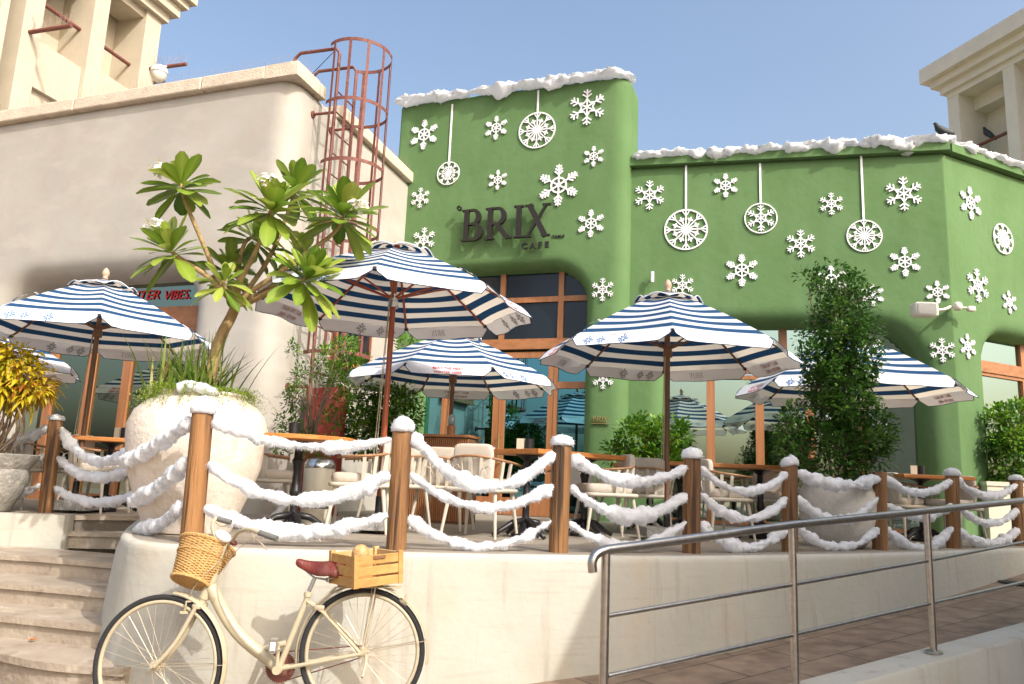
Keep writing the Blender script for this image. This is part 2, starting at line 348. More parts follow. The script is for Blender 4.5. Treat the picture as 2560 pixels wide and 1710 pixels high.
# flank wall left of the steps
fd = V((st_l.x-fl_l.x, st_l.y-fl_l.y, 0)).normalized(); fnn = V((fd.y, -fd.x, 0))
mb = MB(); mb.prism([(p.x, p.y) for p in (fl_l+fnn*.16, st_l+fnn*.16, st_l+fd*.02+fnn*.10, st_l+fd*.025-fnn*.02, fl_l-fnn*.02)], -.98, .006)
tag(mb.build('flank_wall', M['lowwall']), 'short low cream wall at the left side of the stone steps, under the yellow shrub', 'wall')
# steps
steps = [(-.15, [(88, 1326), (200, 1329), (305, 1332)]), (-.30, [(0, 1385), (140, 1394), (295, 1408)]), (-.45, [(0, 1456), (150, 1468), (285, 1482)]),
         (-.60, [(0, 1537), (140, 1552), (275, 1566)]), (-.75, [(-80, 1610), (0, 1633), (115, 1657), (260, 1668)])]
stt = thing('stone_steps', 'flight of curved travertine steps climbing to the terrace left of the pillar', 'steps', (-3, 5.5, GZ))
for k, (z, ps) in enumerate(steps):
    c = [PZ(x, y, z) for x, y in ps]
    if k: c = [c[0]+(c[0]-c[1])*1.6]+c
    c = c+[c[-1]+(c[-1]-c[-2])*.35]; c = smooth_path(c, 2); nn = path_normals(c)
    def stp(o, z0, z1): return [(p+q*o) for p, q in zip(c, nn)]
    for nm, o, z0, z1 in (('tread', .012, z-.045, z), ('riser', -.015, z-.16 if k < 4 else GZ-.02, z-.045)):
        pl = stp(o, 0, 0); pl = [(p.x, p.y) for p in pl]+[(pl[-1].x+.1, pl[-1].y+.62), (pl[0].x, pl[0].y+.75 if k else pl[0].y+.4)]
        m2 = MB(); m2.prism(pl, z0, z1); m2.build(nm, M['travertine'], stt)
m2 = MB(); m2.prism([(p.x, p.y) for p in (st_l+fnn*.02, st_r+fnn*.02, st_r-fnn*.3, st_l-fnn*.3)], -.045, .002); m2.build('tread', M['travertine'], stt)
m2 = MB(); m2.prism([(p.x, p.y) for p in (st_l-fnn*.0, st_r-fnn*.0, st_r-fnn*.2, st_l-fnn*.2)], -.2, -.046); m2.build('riser', M['travertine'], stt)
# ramp
rd = V((.86, .51, 0)).normalized(); rn = V((rd.y, -rd.x, 0)); R0 = V((1.25, 6.45, 0))
def rz(s): return max(GZ, -.71+.082*s)
KO = 1.62   # wall line -> kerb line
mb = MB(); ss = [-5.25+.5*i for i in range(39)]
vs = []
for s in ss: vs += [R0+rd*s-rn*.5+V((0, 0, rz(s)+.004)), R0+rd*s+rn*KO+V((0, 0, rz(s)+.004))]
mb.add(vs, [(2*i, 2*i+1, 2*i+3, 2*i+2) for i in range(len(ss)-1)]); tag(mb.build('ramp_path', M['pave']), None, None, kind='structure')
mb = MB(); vs = []; prof = [(KO-.01, -.02), (KO, .13), (KO+.015, .15), (KO+.235, .15), (KO+.25, .13), (KO+.25, -1.2)]
for s in ss:
    for (o, h) in prof: vs.append(R0+rd*s+rn*o+V((0, 0, rz(s)+h if h > -1 else GZ-.02)))
n = len(prof); fs = [(i*n+j, (i+1)*n+j, (i+1)*n+j+1, i*n+j+1) for i in range(len(ss)-1) for j in range(n-1)]+[tuple(range(n))]
mb.add(vs, fs); tag(mb.build('kerb_wall', M['lowwall'], smooth='a'), 'low white kerb wall along the outer edge of the ramp under the steel railing', 'kerb')

# ---------------- adobe walls with soft rounded openings ----------------
def dense(pts, rad, step):
    """plan polyline with rounded corners -> samples (p, outward n, u)"""
    pts = [V((p[0], p[1], 0)) for p in pts]; out = [pts[0]]
    for i in range(1, len(pts)-1):
        r = rad[i-1]; a = (pts[i-1]-pts[i]).normalized(); b = (pts[i+1]-pts[i]).normalized()
        if r <= 0: out.append(pts[i]); continue
        ang = a.angle(b); d = min(r/math.tan(ang/2), .49*(pts[i-1]-pts[i]).length+1e-6); p0 = pts[i]+a*d; p1 = pts[i]+b*d
        for k in range(9): t = k/8; out.append(p0*(1-t)**2+pts[i]*2*t*(1-t)+p1*t*t)
    out.append(pts[-1]); res = [out[0]]
    for a, b in zip(out, out[1:]):
        n = max(1, int((b-a).length/step))
        for k in range(1, n+1): res.append(a.lerp(b, k/n))
    u = [0]
    for a, b in zip(res, res[1:]): u.append(u[-1]+(b-a).length)
    return res, path_normals(res), u
def wall_sheet(mb, pts, rad, z0, z1, ops, step=.07, wob=.006, top_r=.05):
    P, Nn, U = dense(pts, rad, step); nz = int((z1-z0)/step)+1; zs = [z0+(z1-z0)*k/nz for k in range(nz+1)]
    def sdf(u, z):
        best = 9
        for (a, b, c, d, r, re) in ops:
            cx, cz = (a+b)/2, (c+d)/2; rr = min(r, (b-a)/2-.01)
            if z < cz: rr = .02
            qx, qz = abs(u-cx)-(b-a)/2+rr, abs(z-cz)-(d-c)/2+rr
            v = (sqrt(max(qx, 0)**2+max(qz, 0)**2)+min(max(qx, qz), 0)-rr)
            if v/re < best: best = v/re; R = re
        return best, (R if best < 9 else 1)
    vs = []; cut = []
    for p, n, u in zip(P, Nn, U):
        for z in zs:
            s, re = sdf(u, z) if ops else (9, 1); d = 0
            if s < 1:
                if s > 0: d = re-sqrt(max(0, re*re-((1-s)*re)**2))
                else: d = re+(-s*re)*9
            cut.append(s*re < -.16 and s < 0)
            tr = 0
            if z > z1-top_r: k = (z-(z1-top_r))/top_r; tr = top_r*(1-sqrt(max(0, 1-k*k)))
            vs.append(p-n*(d+tr)+n*(wob*noise.noise(V((p.x*.8, p.y*.8, z*.8)))+.25*wob*noise.noise(V((p.x*3, p.y*3, z*3))))+V((0, 0, z)))
    m = nz+1; fs = []
    for i in range(len(P)-1):
        for j in range(nz):
            q = (i*m+j, (i+1)*m+j, (i+1)*m+j+1, i*m+j+1)
            if all(cut[k] for k in q): continue
            fs.append(q)
    mb.add(vs, fs)
def roofpoly(pts, z, mat_, parent, nm='roof'):
    m = MB(); m.prism([(p[0], p[1]) for p in pts], z-.12, z); return m.build(nm, mat_, parent)
def off2(v): return (v.x, v.y)

# beige building
LBc = PY(740, 165, 9.6); LZ = LBc.z; a = PZ(0, 288, LZ); b = PZ(1023, 436, LZ)
ldir = (LBc-a); ldir.z = 0; ldir.normalize(); sdir = (b-LBc); sdir.z = 0; SL = sdir.length; sdir.normalize()
LA = LBc-ldir*9; LB = LBc+sdir*(SL+.3)
FL = Fr(LA, LBc); FS = Fr(LBc, LB)
bb = thing('beige_building', 'sand coloured rendered building with stone coping and timber framed windows at the left', 'building', off2(LBc)+(0,))
o1 = FL.uv(497, 900, -.3)[0]; ztop = FL.uv(380, 688, -.1)[1]
def opn(fr, l, r_, t, bot, rad, re): return (l, r_, bot, t, rad, re)
zsill = .12
ul = FL.uv(35, 760, -.2)[0]
ops = [(ul, o1, -.5, ztop+.02, .55, .30)]
sw = [FS.uv(868, 800), FS.uv(912, 910)]
mb = MB(); wall_sheet(mb, [off2(LA), off2(LBc), off2(LB)], [.30], -.1, LZ-.14, ops, step=.08)
mb.build('wall', M['beige'], bb, smooth=True)
roofpoly([LA, LBc-ldir*.25-FL.n*.1+sdir*.1, LB, LB-ldir*7, LA-ldir*1+sdir*5], LZ-.16, M['beige'], bb)
# coping blocks
def cop(fr, u0, u1, nm='coping', over=.09, depth=.42, h=.19):
    m = MB(); m.fbox(fr, u0, u1, LZ-h+.02, LZ+.02, -depth, over)
    o = m.build(nm, M['coping'], bb); bv = o.modifiers.new('b', 'BEVEL'); bv.width = .018; bv.segments = 2; return o
ue = FL.uv(740, 165, .05)[0]
us = [ue-.0, FL.uv(515, 200)[0], FL.uv(198, 250)[0], FL.uv(-90, 300)[0], FL.uv(-380, 330)[0]]
for i in range(4): cop(FL, us[i+1]+.006, (us[i]-.006 if i else FL.L-.42))
m = MB(); m.prism([off2(p) for p in (LBc-ldir*.415+FL.n*.09, LBc+ldir*.0+FL.n*.09+FS.n*.0, LBc+FL.n*.09+FS.n*.09, FS.P(.0, 0, .09), FS.P(.45, 0, .09), FS.P(.45, 0, -.4), LBc-ldir*.415-FL.n*.42)], LZ-.17, LZ+.02)
m.build('coping', M['coping'], bb)
g0 = FS.uv(816, 246, .09)[0]; g1 = FS.uv(857, 292, .09)[0]
cop(FS, .456, g0); cop(FS, g1, SL+.12)
m = MB()
for (fr, u0, u1) in ((FL, us[3], FL.L), (FS, .1, g0), (FS, g1, SL+.1)):
    u = u0
    while u < u1:
        for s_ in (-.05, .03):
            p = fr.P(u, LZ+.02, s_-.02); q = p+V((random.uniform(-.03, .03), 0, .15))+fr.n*(s_*1.2)
            m.tube([p, q], .0010, 3, cap=False)
        u += .035
o = m.build('bird_spikes', M['spike'], bb); o['kind'] = 'stuff'
# left window wall of timber frames and grey mirror glass
dW = -.5
def frame_grid(parent, fr, us_, zs_, d, glassm, fw=.055, names='window', rail_mats=None, open_=None, skip=()):
    """window cells: each a window part with its pane as sub-part"""
    for i in range(len(us_)-1):
        for j in range(len(zs_)-1):
            if (i, j) in skip: continue
            u0, u1, z0, z1 = us_[i], us_[i+1], zs_[j], zs_[j+1]
            m = MB(); m.fbox(fr, u0, u0+fw, z0, z1, d-.05, d+.03); m.fbox(fr, u1-fw, u1, z0, z1, d-.05, d+.03)
            m.fbox(fr, u0+fw, u1-fw, z0, z0+fw, d-.05, d+.028); m.fbox(fr, u0+fw, u1-fw, z1-fw, z1, d-.05, d+.028)
            wdw = m.build(names, M['frame'], parent)
            gm = glassm[j] if isinstance(glassm, (list, tuple)) else glassm
            m = MB(); m.fbox(fr, u0+fw-.004, u1-fw+.004, z0+fw-.004, z1-fw+.004, d-.03, d-.012); p_ = m.build('pane', gm, wdw)
mpx = [(80, 900), (150, 860), (232, 860), (325, 900), (420, 900), (497, 900)]
uu = [FL.uv(x, y, dW)[0] for x, y in mpx]; uu = [uu[0]-1.9, uu[0]-.9]+uu
uu[-1] += .02
zt0 = FL.uv(470, 776, dW)[1]; zt1 = FL.uv(470, 826, dW)[1]; ztt = FL.uv(470, 680, dW)[1]
cells = [uu[0]-.3, uu[1], FL.uv(152, 800, dW)[0], FL.uv(240, 850, dW)[0], FL.uv(330, 850, dW)[0], FL.uv(420, 900, dW)[0], uu[-1]+.15]
frame_grid(bb, FL, cells, [.05, zt1-.02], dW, M['g_left'], fw=.07)
frame_grid(bb, FL, [cells[0], FL.uv(282, 700, dW)[0], cells[-1]], [zt0, ztt+.12], dW, M['g_left'], fw=.06)
m = MB(); m.fbox(FL, cells[0], cells[-1], zt1-.02, zt0, dW-.06, dW+.045); m.build('transom_beam', M['frameh'], bb)
m = MB(); m.fbox(FL, cells[0], cells[-1], -.01, .05, dW-.06, dW+.08); m.build('sill', M['frameh'], bb)

# green building
k_ = 9.6/9.0
BR = PY(1575, 185, 11.1*k_); BZ = BR.z; BL = PZ(1003, 262, BZ); bd = BR-BL; bd.z = 0; bd.normalize(); bs = V((-bd.y, bd.x, 0))
FB = Fr(BL, BR)
RL = PY(1575, 416, 11.35*k_); RZ = RL.z; RC = PZ(2356, 376, RZ); RE = PZ(2560, 446, RZ)
rdr = (RC-RL); rdr.z = 0; rdr.normalize(); red = (RE-RC); red.z = 0; red.normalize()
FR = Fr(RL-rdr*.25, RC); FE = Fr(RC, RC+red*5)
gb = thing('green_building', 'green rendered cafe building with rounded window openings and cotton snow along its roof', 'building', off2(BR)+(0,))
d0 = .35
bl_u = FB.uv(768+640/2.292, 600+1000/2.292, -.2)[0]; br_u = FB.uv(768+1592/2.292, 600+700/2.292, -.2)[0]; bt_z = FB.uv(768+1300/2.292, 600+172/2.292, -.2)[1]
ops = [(bl_u, br_u, -.6, bt_z, .62, .18)]
bpl = [off2(BL+bs*.8), off2(BL), off2(BR), off2(BR+bs*.75)]
mb = MB(); wall_sheet(mb, bpl, [.06, .30], -.1, BZ, [(o[0]+.8, o[1]+.8)+o[2:] for o in ops], step=.07)
mb.build('tower_wall', M['green'], gb, smooth=True)
roofpoly([BL+bs*.1+bd*.1, BR+bs*.12-bd*.25, BR+bs*.74-bd*.04, BL+bs*.79+bd*.04], BZ-.02, M['green'], gb)
m = MB(); fb_ = Fr(BL+bs*.8, BR+bs*.75); m.fbox(fb_, .02, fb_.L-.02, 2.5, BZ-.03, -.12, -.02); m.build('back_wall', M['green'], gb)
# right section
rl = FR.uv(1536+292/2.292, 600+1100/2.292, -.25)[0]; rr = FR.uv(1536+1752/2.292, 600+1000/2.292, -.25)[0]; rt = FR.uv(1536+900/2.292, 600+494/2.292, -.2)[1]
opr = [(rl, rr, -.6, rt, .75, .24)]
el = FE.uv(1536+2092/2.292, 600+900/2.292, -.15)[0]; et = FE.uv(1536+2200/2.292, 600+560/2.292, -.15)[1]
LR_ = FR.L
opr.append((LR_+el, LR_+el+3.2, -.6, et, .5, .2))
mb = MB(); wall_sheet(mb, [off2(FR.o), off2(RC), off2(RC+red*5)], [.05], -.1, RZ, opr, step=.075)
mb.build('wall', M['green'], gb, smooth=True)
roofpoly([FR.o+bs*.2, RC-red*.0-FR.n*.2, RC+red*5-FE.n*.2, RC+red*5+V((0, 6, 0)), FR.o+bs*6], RZ-.01, M['green'], gb)
m = MB(); m.fbox(FR, .1, FR.L+.08, RZ-.03, RZ+.10, -.3, .10); m.build('eaves_band', M['green'], gb)
m = MB(); m.fbox(FE, .085, 5, RZ-.03, RZ+.10, -.3, .10); m.build('eaves_band', M['green'], gb)
# entrance
dB = -.34
def ub(x, y=1000, d=dB): return FB.uv(768+x/2.292, 600+y/2.292, d)[0]
def zb(y, x=1400, d=dB): return FB.uv(768+x/2.292, 600+y/2.292, d)[1]
U_ = [bl_u-.15, ub(790), ub(1098), ub(1412), br_u+.2]
zc = [zb(640), zb(590), zb(345), bt_z+.2]
frame_grid(gb, FB, [U_[0], ub(1120, 400), ub(1455, 400), U_[4]], [zb(580), zb(340), bt_z+.12], dB, M['g_dark'], fw=.045)
m = MB(); m.fbox(FB, U_[0], U_[4], zb(625), zb(580), dB-.06, dB+.05); m.build('transom_beam', M['frameh'], gb)
frame_grid(gb, FB, U_[3:5], [.02, zb(832, 1500), zb(625)], dB, M['g_teal'], fw=.055)
frame_grid(gb, FB, U_[0:2], [.02, zb(625)], dB, M['g_teal'], fw=.06)
for i in (1, 2):
    u0, u1 = U_[i]+.004, U_[i+1]-.004; z1 = zb(640)
    m = MB(); fw = .10
    m.fbox(FB, u0, u0+fw, .01, z1, dB-.05, dB+.02); m.fbox(FB, u1-fw, u1, .01, z1, dB-.05, dB+.02); m.fbox(FB, u0+fw, u1-fw, .01, .28, dB-.05, dB+.018); m.fbox(FB, u0+fw, u1-fw, z1-fw, z1, dB-.05, dB+.018)
    dr = m.build('door', M['frame'], gb)
    m = MB(); m.fbox(FB, u0+fw-.004, u1-fw+.004, .276, z1-fw+.004, dB-.03, dB-.012); m.build('pane', M['g_teal'], dr)
    m = MB()
    if i == 1: m.fbox(FB, u1-.07, u1-.03, 1.02, 1.07, dB+.02, dB+.03)
    else:
        hp = [FB.P(u0+.05+.0, .82, dB+.03), FB.P(u0+.05, .82, dB+.10), FB.P(u0+.05, 1.25, dB+.10), FB.P(u0+.05, 1.25, dB+.03)]; m.tube(hp, .014, 8)
    m.build('handle' if i == 2 else 'lock_plate', M['white'] if i == 1 else M['brass'], dr)
# right window wall
dR = -.42
def ur(x, y=1000): return FR.uv(1536+x/2.292, 600+y/2.292, dR)[0]
def zr(y, x=800): return FR.uv(1536+x/2.292, 600+y/2.292, dR)[1]
UR = [rl-.05, ur(552), ur(832), ur(1120), ur(1420, 1050), rr+.1]
frame_grid(gb, FR, UR, [.02, zr(778)], dR, M['g_right'], fw=.062)
frame_grid(gb, FR, [UR[0], ur(965, 600), UR[5]], [zr(765), rt+.15], dR, M['g_right'], fw=.06)
# end facade window
dE = -.30
ue_ = [el-.1, el+1.35, el+2.6]; zE = [FE.uv(1536+2200/2.292, 600+y/2.292, dE)[1] for y in (765, 740)]
frame_grid(gb, FE, ue_, [.6, zE[0]-.02], dE, M['g_right'], fw=.05)
frame_grid(gb, FE, ue_, [zE[1]+.04, et+.15], dE, M['g_right'], fw=.05)
m = MB(); m.fbox(FE, ue_[0], ue_[2], zE[0]-.02, zE[1]+.04, dE-.05, dE+.05); m.build('transom_beam', M['frameh'], gb)
m = MB(); m.fbox(FE, ue_[0], ue_[2], -.05, .6, dE-.1, dE+.02); m.build('sill_wall', M['green'], gb)

# cotton snow along the roofs
def cotton(name, pts, w, h, seed, label, amp=.5, group=None, drape=None, step=.035, nseg=18, cat='cotton snow'):
    P = [V(p) for p in pts]; res = [P[0]]
    for a_, b_ in zip(P, P[1:]):
        n_ = max(1, int((b_-a_).length/step)); res += [a_.lerp(b_, k/n_) for k in range(1, n_+1)]
    m = MB(); vs = []; N_ = len(res)
    for i, p in enumerate(res):
        t = (res[min(i+1, N_-1)]-res[max(0, i-1)]); t.z = 0
        if t.length < 1e-6: t = V((1, 0, 0))
        t.normalize(); nn = V((t.y, -t.x, 0)); endf = min(1, min(i, N_-1-i)/3+.3)
        lump = .75+.6*(noise.noise(V((i*step*1.7+seed, seed, 0)))+.5*noise.noise(V((i*step*5+seed, 3, seed))))
        dr = 0 if drape is None else drape*max(0, noise.noise(V((i*step*2.2+seed*3, 7, 1)))+.1)
        for k in range(nseg):
            q = 2*pi*k/nseg; c_, s_ = cos(q), sin(q)
            r_ = 1+amp*noise.noise(V((p.x*7+seed, p.y*7+c_*1.6, p.z*7+s_*1.6)))+.55*amp*noise.noise(V((p.x*22, p.y*22+c_*4, s_*4+seed)))+.3*amp*noise.noise(V((p.x*60, p.y*60+c_*9, s_*9+seed)))
            off = nn*(w*c_*r_*endf*lump)+V((0, 0, h*s_*r_*endf*lump))
            if s_ < 0 and c_ > -.2: off.z -= dr*(-s_)
            vs.append(p+off)
    fs = [(i*nseg+k, i*nseg+(k+1) % nseg, (i+1)*nseg+(k+1) % nseg, (i+1)*nseg+k) for i in range(N_-1) for k in range(nseg)]+[tuple(range(nseg-1, -1, -1)), tuple((N_-1)*nseg+k for k in range(nseg))]
    m.add(vs, fs)
    for _ in range(int(N_*5)):
        i_ = random.randrange(1, N_-1); k_ = random.randrange(nseg); p_ = V(vs[i_*nseg+k_]); d_ = (p_-res[i_]).normalized(); d_ = (d_+V((random.uniform(-.6, .6), random.uniform(-.6, .6), random.uniform(-.8, .3)))).normalized(); s2 = d_.orthogonal().normalized()*random.uniform(.002, .006); m.add([p_-s2, p_+s2, p_+d_*random.uniform(.015, .05)], [(0, 1, 2)])
    o = m.build(name, M['snow'], smooth=True); return tag(o, label, cat, group)
cotton('cotton_snow', [FB.P(-.08, BZ+.02, .06), FB.P(FB.L*.5, BZ+.02, .07), FB.P(FB.L-.25, BZ+.03, .05), FB.P(FB.L-.08, BZ+.03, -.10), FB.P(FB.L-.01, BZ+.02, -.35)], .16, .066, 3, 'strip of white cotton snow along the sloping-looking top edge of the tall green tower', .7, 'cotton snow on the roof edges', drape=.22)
sg = [0, .245, .495, .73, 1.0]
rlab = ['thin cotton snow strip on the low green roof beside the tall tower', 'cotton snow strip with a loose corner second along the low green roof', 'thick cotton snow strip with a hanging flap over the middle of the low green roof', 'lumpy cotton snow strip ending at the corner of the low green roof']
for i in range(4):
    x0, x1 = [.28+(FR.L-.2)*sg[k] for k in (i, i+1)]
    cotton('cotton_snow', [FR.P(x0, RZ+.14, .03), FR.P((x0+x1)/2, RZ+.15+(.03 if i == 2 else 0), .04), FR.P(x1+.03, RZ+.15, .03)], .18+.02*(i == 2), .066+.022*(i >= 2), 11+i*5, rlab[i], .7, 'cotton snow on the roof edges', drape=.24+.10*(i == 2))
cotton('cotton_snow', [FR.P(FR.L-.05, RZ+.16, .0), FE.P(.3, RZ+.14, .04), FE.P(2.4, RZ+.14, .05), FE.P(4.6, RZ+.14, .05)], .17, .072, 41, 'cotton snow strip running along the receding right end roof of the green building', .7, 'cotton snow on the roof edges', drape=.2)

# ---------------- snowflake boards, baubles, lettering ----------------
class Bd:
    """boards cut from flat sheet, drawn as strokes in a wall frame; tiny steps keep overlapping fronts apart"""
    def __init__(s, fr, cu, cz, d=.010, th=.012): s.fr = fr; s.cu = cu; s.cz = cz; s.d = d; s.th = th; s.m = MB(); s.k = 0
    def stroke(s, x0, y0, x1, y1, w0, w1=None, tip=0):
        w1 = w0 if w1 is None else w1; dx, dy = x1-x0, y1-y0; L = sqrt(dx*dx+dy*dy); dx /= L; dy /= L; nx, ny = -dy, dx
        p = [(x0+nx*w0/2, y0+ny*w0/2), (x0-nx*w0/2, y0-ny*w0/2), (x1-nx*w1/2, y1-ny*w1/2)]
        if tip: p.append((x1+dx*tip, y1+dy*tip))
        p.append((x1+nx*w1/2, y1+ny*w1/2)); s.poly(p[::-1])
    def poly(s, p):
        s.k += 1; e = (s.k % 40)*.00022; s.m.fprism(s.fr, [(s.cu+a_, s.cz+b_) for a_, b_ in p], s.d, s.d+s.th+e)
    def arc(s, cx, cy, rx, ry, a0, a1, w0, w1=None, n=24):
        w1 = w0 if w1 is None else w1; s.k += 1; e = (s.k % 40)*.00022; vs = []; fr = s.fr
        for i in range(n+1):
            t = i/n; q = a0+(a1-a0)*t; w_ = w0+(w1-w0)*sin(pi*t)
            for rr in (-.5, .5):
                for d_ in (s.d, s.d+s.th+e): vs.append(fr.P(s.cu+cx+(rx+rr*w_)*cos(q), s.cz+cy+(ry+rr*w_)*sin(q), d_))
        fs = []
        for i in range(n):
            b_ = i*4; fs += [(b_+1, b_+5, b_+7, b_+3), (b_, b_+2, b_+6, b_+4), (b_, b_+4, b_+5, b_+1), (b_+2, b_+3, b_+7, b_+6)]
        fs += [(0, 1, 3, 2), (n*4, n*4+2, n*4+3, n*4+1)]
        s.m.add(vs, fs)
def flake(b, R, kind, rot=0):
    w_ = R*.075
    for k in range(6):
        q = pi/2+k*pi/3+rot; c_, s_ = cos(q), sin(q)
        def at(r, da=0): return (r*cos(q+da), r*sin(q+da))
        if kind == 'B':
            b.stroke(0, 0, c_*R, s_*R, w_)
            for r0_, l in ((.78, .24), (.56, .30)):
                for sg_ in (-1, 1): x, y = at(R*r0_); b.stroke(x, y, x+cos(q+sg_*pi/3.4)*R*l, y+sin(q+sg_*pi/3.4)*R*l, w_*.95)
            for sg_ in (-1, 1): x, y = at(R*.50); x2, y2 = at(R*.29, sg_*pi/6); b.stroke(x, y, x2, y2, w_*.9)
        else:
            b.stroke(0, 0, c_*R*.9, s_*R*.9, w_, w_*.9, tip=R*.10)
            for r0_, l, w2 in ((.80, .17, 1.0), (.64, .22, 1.2), (.48, .26, 1.2)):
                for sg_ in (-1, 1): x, y = at(R*r0_); b.stroke(x, y, x+cos(q+sg_*pi/4)*R*l, y+sin(q+sg_*pi/4)*R*l, w_*.8, w_*w2)
    if kind == 'A': b.arc(0, 0, R*.34, R*.34, 0, 2*pi, w_*1.1, n=32); b.arc(0, 0, R*.06, R*.06, 0, 2*pi, R*.1, n=12)
def bauble(b, R, kind):
    b.arc(0, 0, R*.95, R*.95, 0, 2*pi, R*.07, n=48)
    if kind == 'D': flake(b, R*.86, 'B'); return
    b.arc(0, 0, R*.075, R*.075, 0, 2*pi, R*.15, n=14)
    for k in range(8):
        q = pi/2+k*pi/4; x, y = cos(q), sin(q); b.stroke(0, 0, x*R*.92, y*R*.92, R*.06)
        for sg_ in (-1, 1): b.stroke(x*R*.66, y*R*.66, x*R*.66+cos(q+sg_*.6)*R*.28, y*R*.66+sin(q+sg_*.6)*R*.28, R*.05)
        q2 = q+pi/8; x, y = cos(q2), sin(q2); b.stroke(0, 0, x*R*.62, y*R*.62, R*.045, R*.08, tip=R*.03)
        for sg_ in (-1, 1): b.stroke(x*R*.42, y*R*.42, x*R*.42+cos(q2+sg_*.75)*R*.17, y*R*.42+sin(q2+sg_*.75)*R*.17, R*.045, R*.08)
Z2 = lambda x, y: (768+x/2.292, y/2.292); Z3 = lambda x, y: (1536+x/2.292, y/2.292); Z5 = lambda x, y: (768+x/2.292, 600+y/2.292); Z6 = lambda x, y: (1536+x/2.292, 600+y/2.292)
FK = [(FB, Z2, 672, 773, 88, 'A', 'white ring-centred snowflake board at the top left of the tall green tower'),
 (FB, Z2, 1085, 735, 70, 'A', 'small white ring-centred snowflake board between the two hanging baubles on the green tower'),
 (FB, Z2, 1605, 617, 101, 'B', 'large white branched snowflake board at the top right of the tall green tower'),
 (FB, Z2, 1643, 898, 61, 'A', 'small white ring-centred snowflake board below the large branched one at the tower right edge'),
 (FB, Z2, 1442, 1063, 122, 'A', 'biggest white ring-centred snowflake board, just above the letter X of the sign'),
 (FB, Z2, 1094, 1033, 59, 'A', 'small white ring-centred snowflake board right of the lower hanging bauble on the tower'),
 (FB, Z2, 650, 1136, 58, 'B', 'small white branched snowflake board left of the cafe sign near the ladder'),
 (FB, Z2, 671, 1375, 70, 'B', 'white branched snowflake board half hidden behind the top of the biggest parasol'),
 (FB, Z2, 1627, 1282, 82, 'A', 'white ring-centred snowflake board right of the big sign letters on the tower'),
 (FB, Z5, 1694, 286, 67, 'B', 'white branched snowflake board right of the dark upper entrance windows'),
 (FB, Z5, 1697, 792, 65, 'B', 'white branched snowflake board above the small brass lettering by the entrance'),
 (FR, Z3, 202, 1120, 84, 'B', 'white branched snowflake board at the left end of the low green wall'),
 (FR, Z3, 637, 1065, 72, 'A', 'white ring-centred snowflake board between the first and second hanging baubles of the low green wall'),
 (FR, Z3, 1242, 1170, 64, 'B', 'small white branched snowflake board between second and third hanging baubles of the low wall'),
 (FR, Z3, 1656, 1112, 97, 'B', 'large white branched snowflake board near the upper right corner of the low green wall'),
 (FR, Z3, 1067, 1398, 80, 'B', 'white branched snowflake board below and right of the bauble holding a branched snowflake'),
 (FR, Z6, 390, 262, 65, 'B', 'white branched snowflake board just above the top of the parasol, right of the wall lamp'),
 (FR, Z6, 730, 175, 96, 'A', 'large white ring-centred snowflake board in the middle of the low green wall'),
 (FR, Z6, 1663, 127, 88, 'A', 'white ring-centred snowflake board right of the third bauble above the loudspeaker'),
 (FR, Z6, 1242, 230, 86, 'A', 'white ring-centred snowflake board half hidden behind the top of the tall ficus'),
 (FR, Z6, 1478, 317, 66, 'A', 'small white ring-centred snowflake board just right of the ficus top'),
 (FR, Z6, 1850, 300, 68, 'A', 'small white ring-centred snowflake board directly above the loudspeaker'),
 (FR, Z6, 1877, 632, 70, 'B', 'white branched snowflake board beside the right parasol below the loudspeaker'),
 (FE, Z3, 2034, 1165, 95, 'A', 'white ring-centred snowflake board highest on the sunlit right end wall'),
 (FE, Z6, 2075, 262, 95, 'B', 'white branched snowflake board on the sunlit right end wall above the speaker arm'),
 (FE, Z6, 2256, 358, 67, 'A', 'small white ring-centred snowflake board above the right end window arch'),
 (FE, Z6, 2018, 610, 73, 'A', 'white ring-centred snowflake board low on the right end wall beside the arched window')]
for (fr, zf, x, y, r, kd, lab) in FK:
    cu, cz = fr.uv(*zf(x, y)); cz2 = fr.uv(*zf(x, y-r))[1]; b = Bd(fr, cu, cz); flake(b, cz2-cz, kd)
    tag(b.m.build('snowflake', M['white']), lab, 'snowflake', 'snowflake boards on the green walls')
BK = [(FB, Z2, 811, 995, 67, 843, 598, 'C', 'smallest round white bauble hanging on a long cord at the left of the green tower'),
 (FB, Z2, 1318, 748, 104, 1328, 520, 'C', 'round white bauble hanging on a short cord near the top of the green tower'),
 (FR, Z3, 410, 1317, 118, 420, 950, 'C', 'largest round white bauble, leftmost hanging on the low green wall'),
 (FR, Z3, 839, 1252, 88, 838, 937, 'D', 'round white bauble with a branched snowflake inside, hanging on the low green wall'),
 (FR, Z3, 1431, 1353, 93, 1388, 880, 'C', 'round white bauble on the longest cord, rightmost hanging on the low green wall'),
 (FE, Z3, 2222, 1370, 86, 0, 0, 'C', 'round white bauble board without a cord on the sunlit right end wall')]
for (fr, zf, x, y, r, tx, ty, kd, lab) in BK:
    cu, cz = fr.uv(*zf(x, y)); R_ = fr.uv(*zf(x, y-r))[1]-cz; t = thing('hanging_bauble', lab, 'bauble', tuple(fr.P(cu, cz)), 0, 'round bauble boards')
    b = Bd(fr, cu, cz); bauble(b, R_, kd); b.m.build('disc', M['white'], t)
    if tx:
        zt = fr.uv(*zf(tx, ty))[1]; b = Bd(fr, cu, cz); b.stroke(0, R_*.96, 0, zt-cz, .032); b.m.build('cord', M['white'], t)

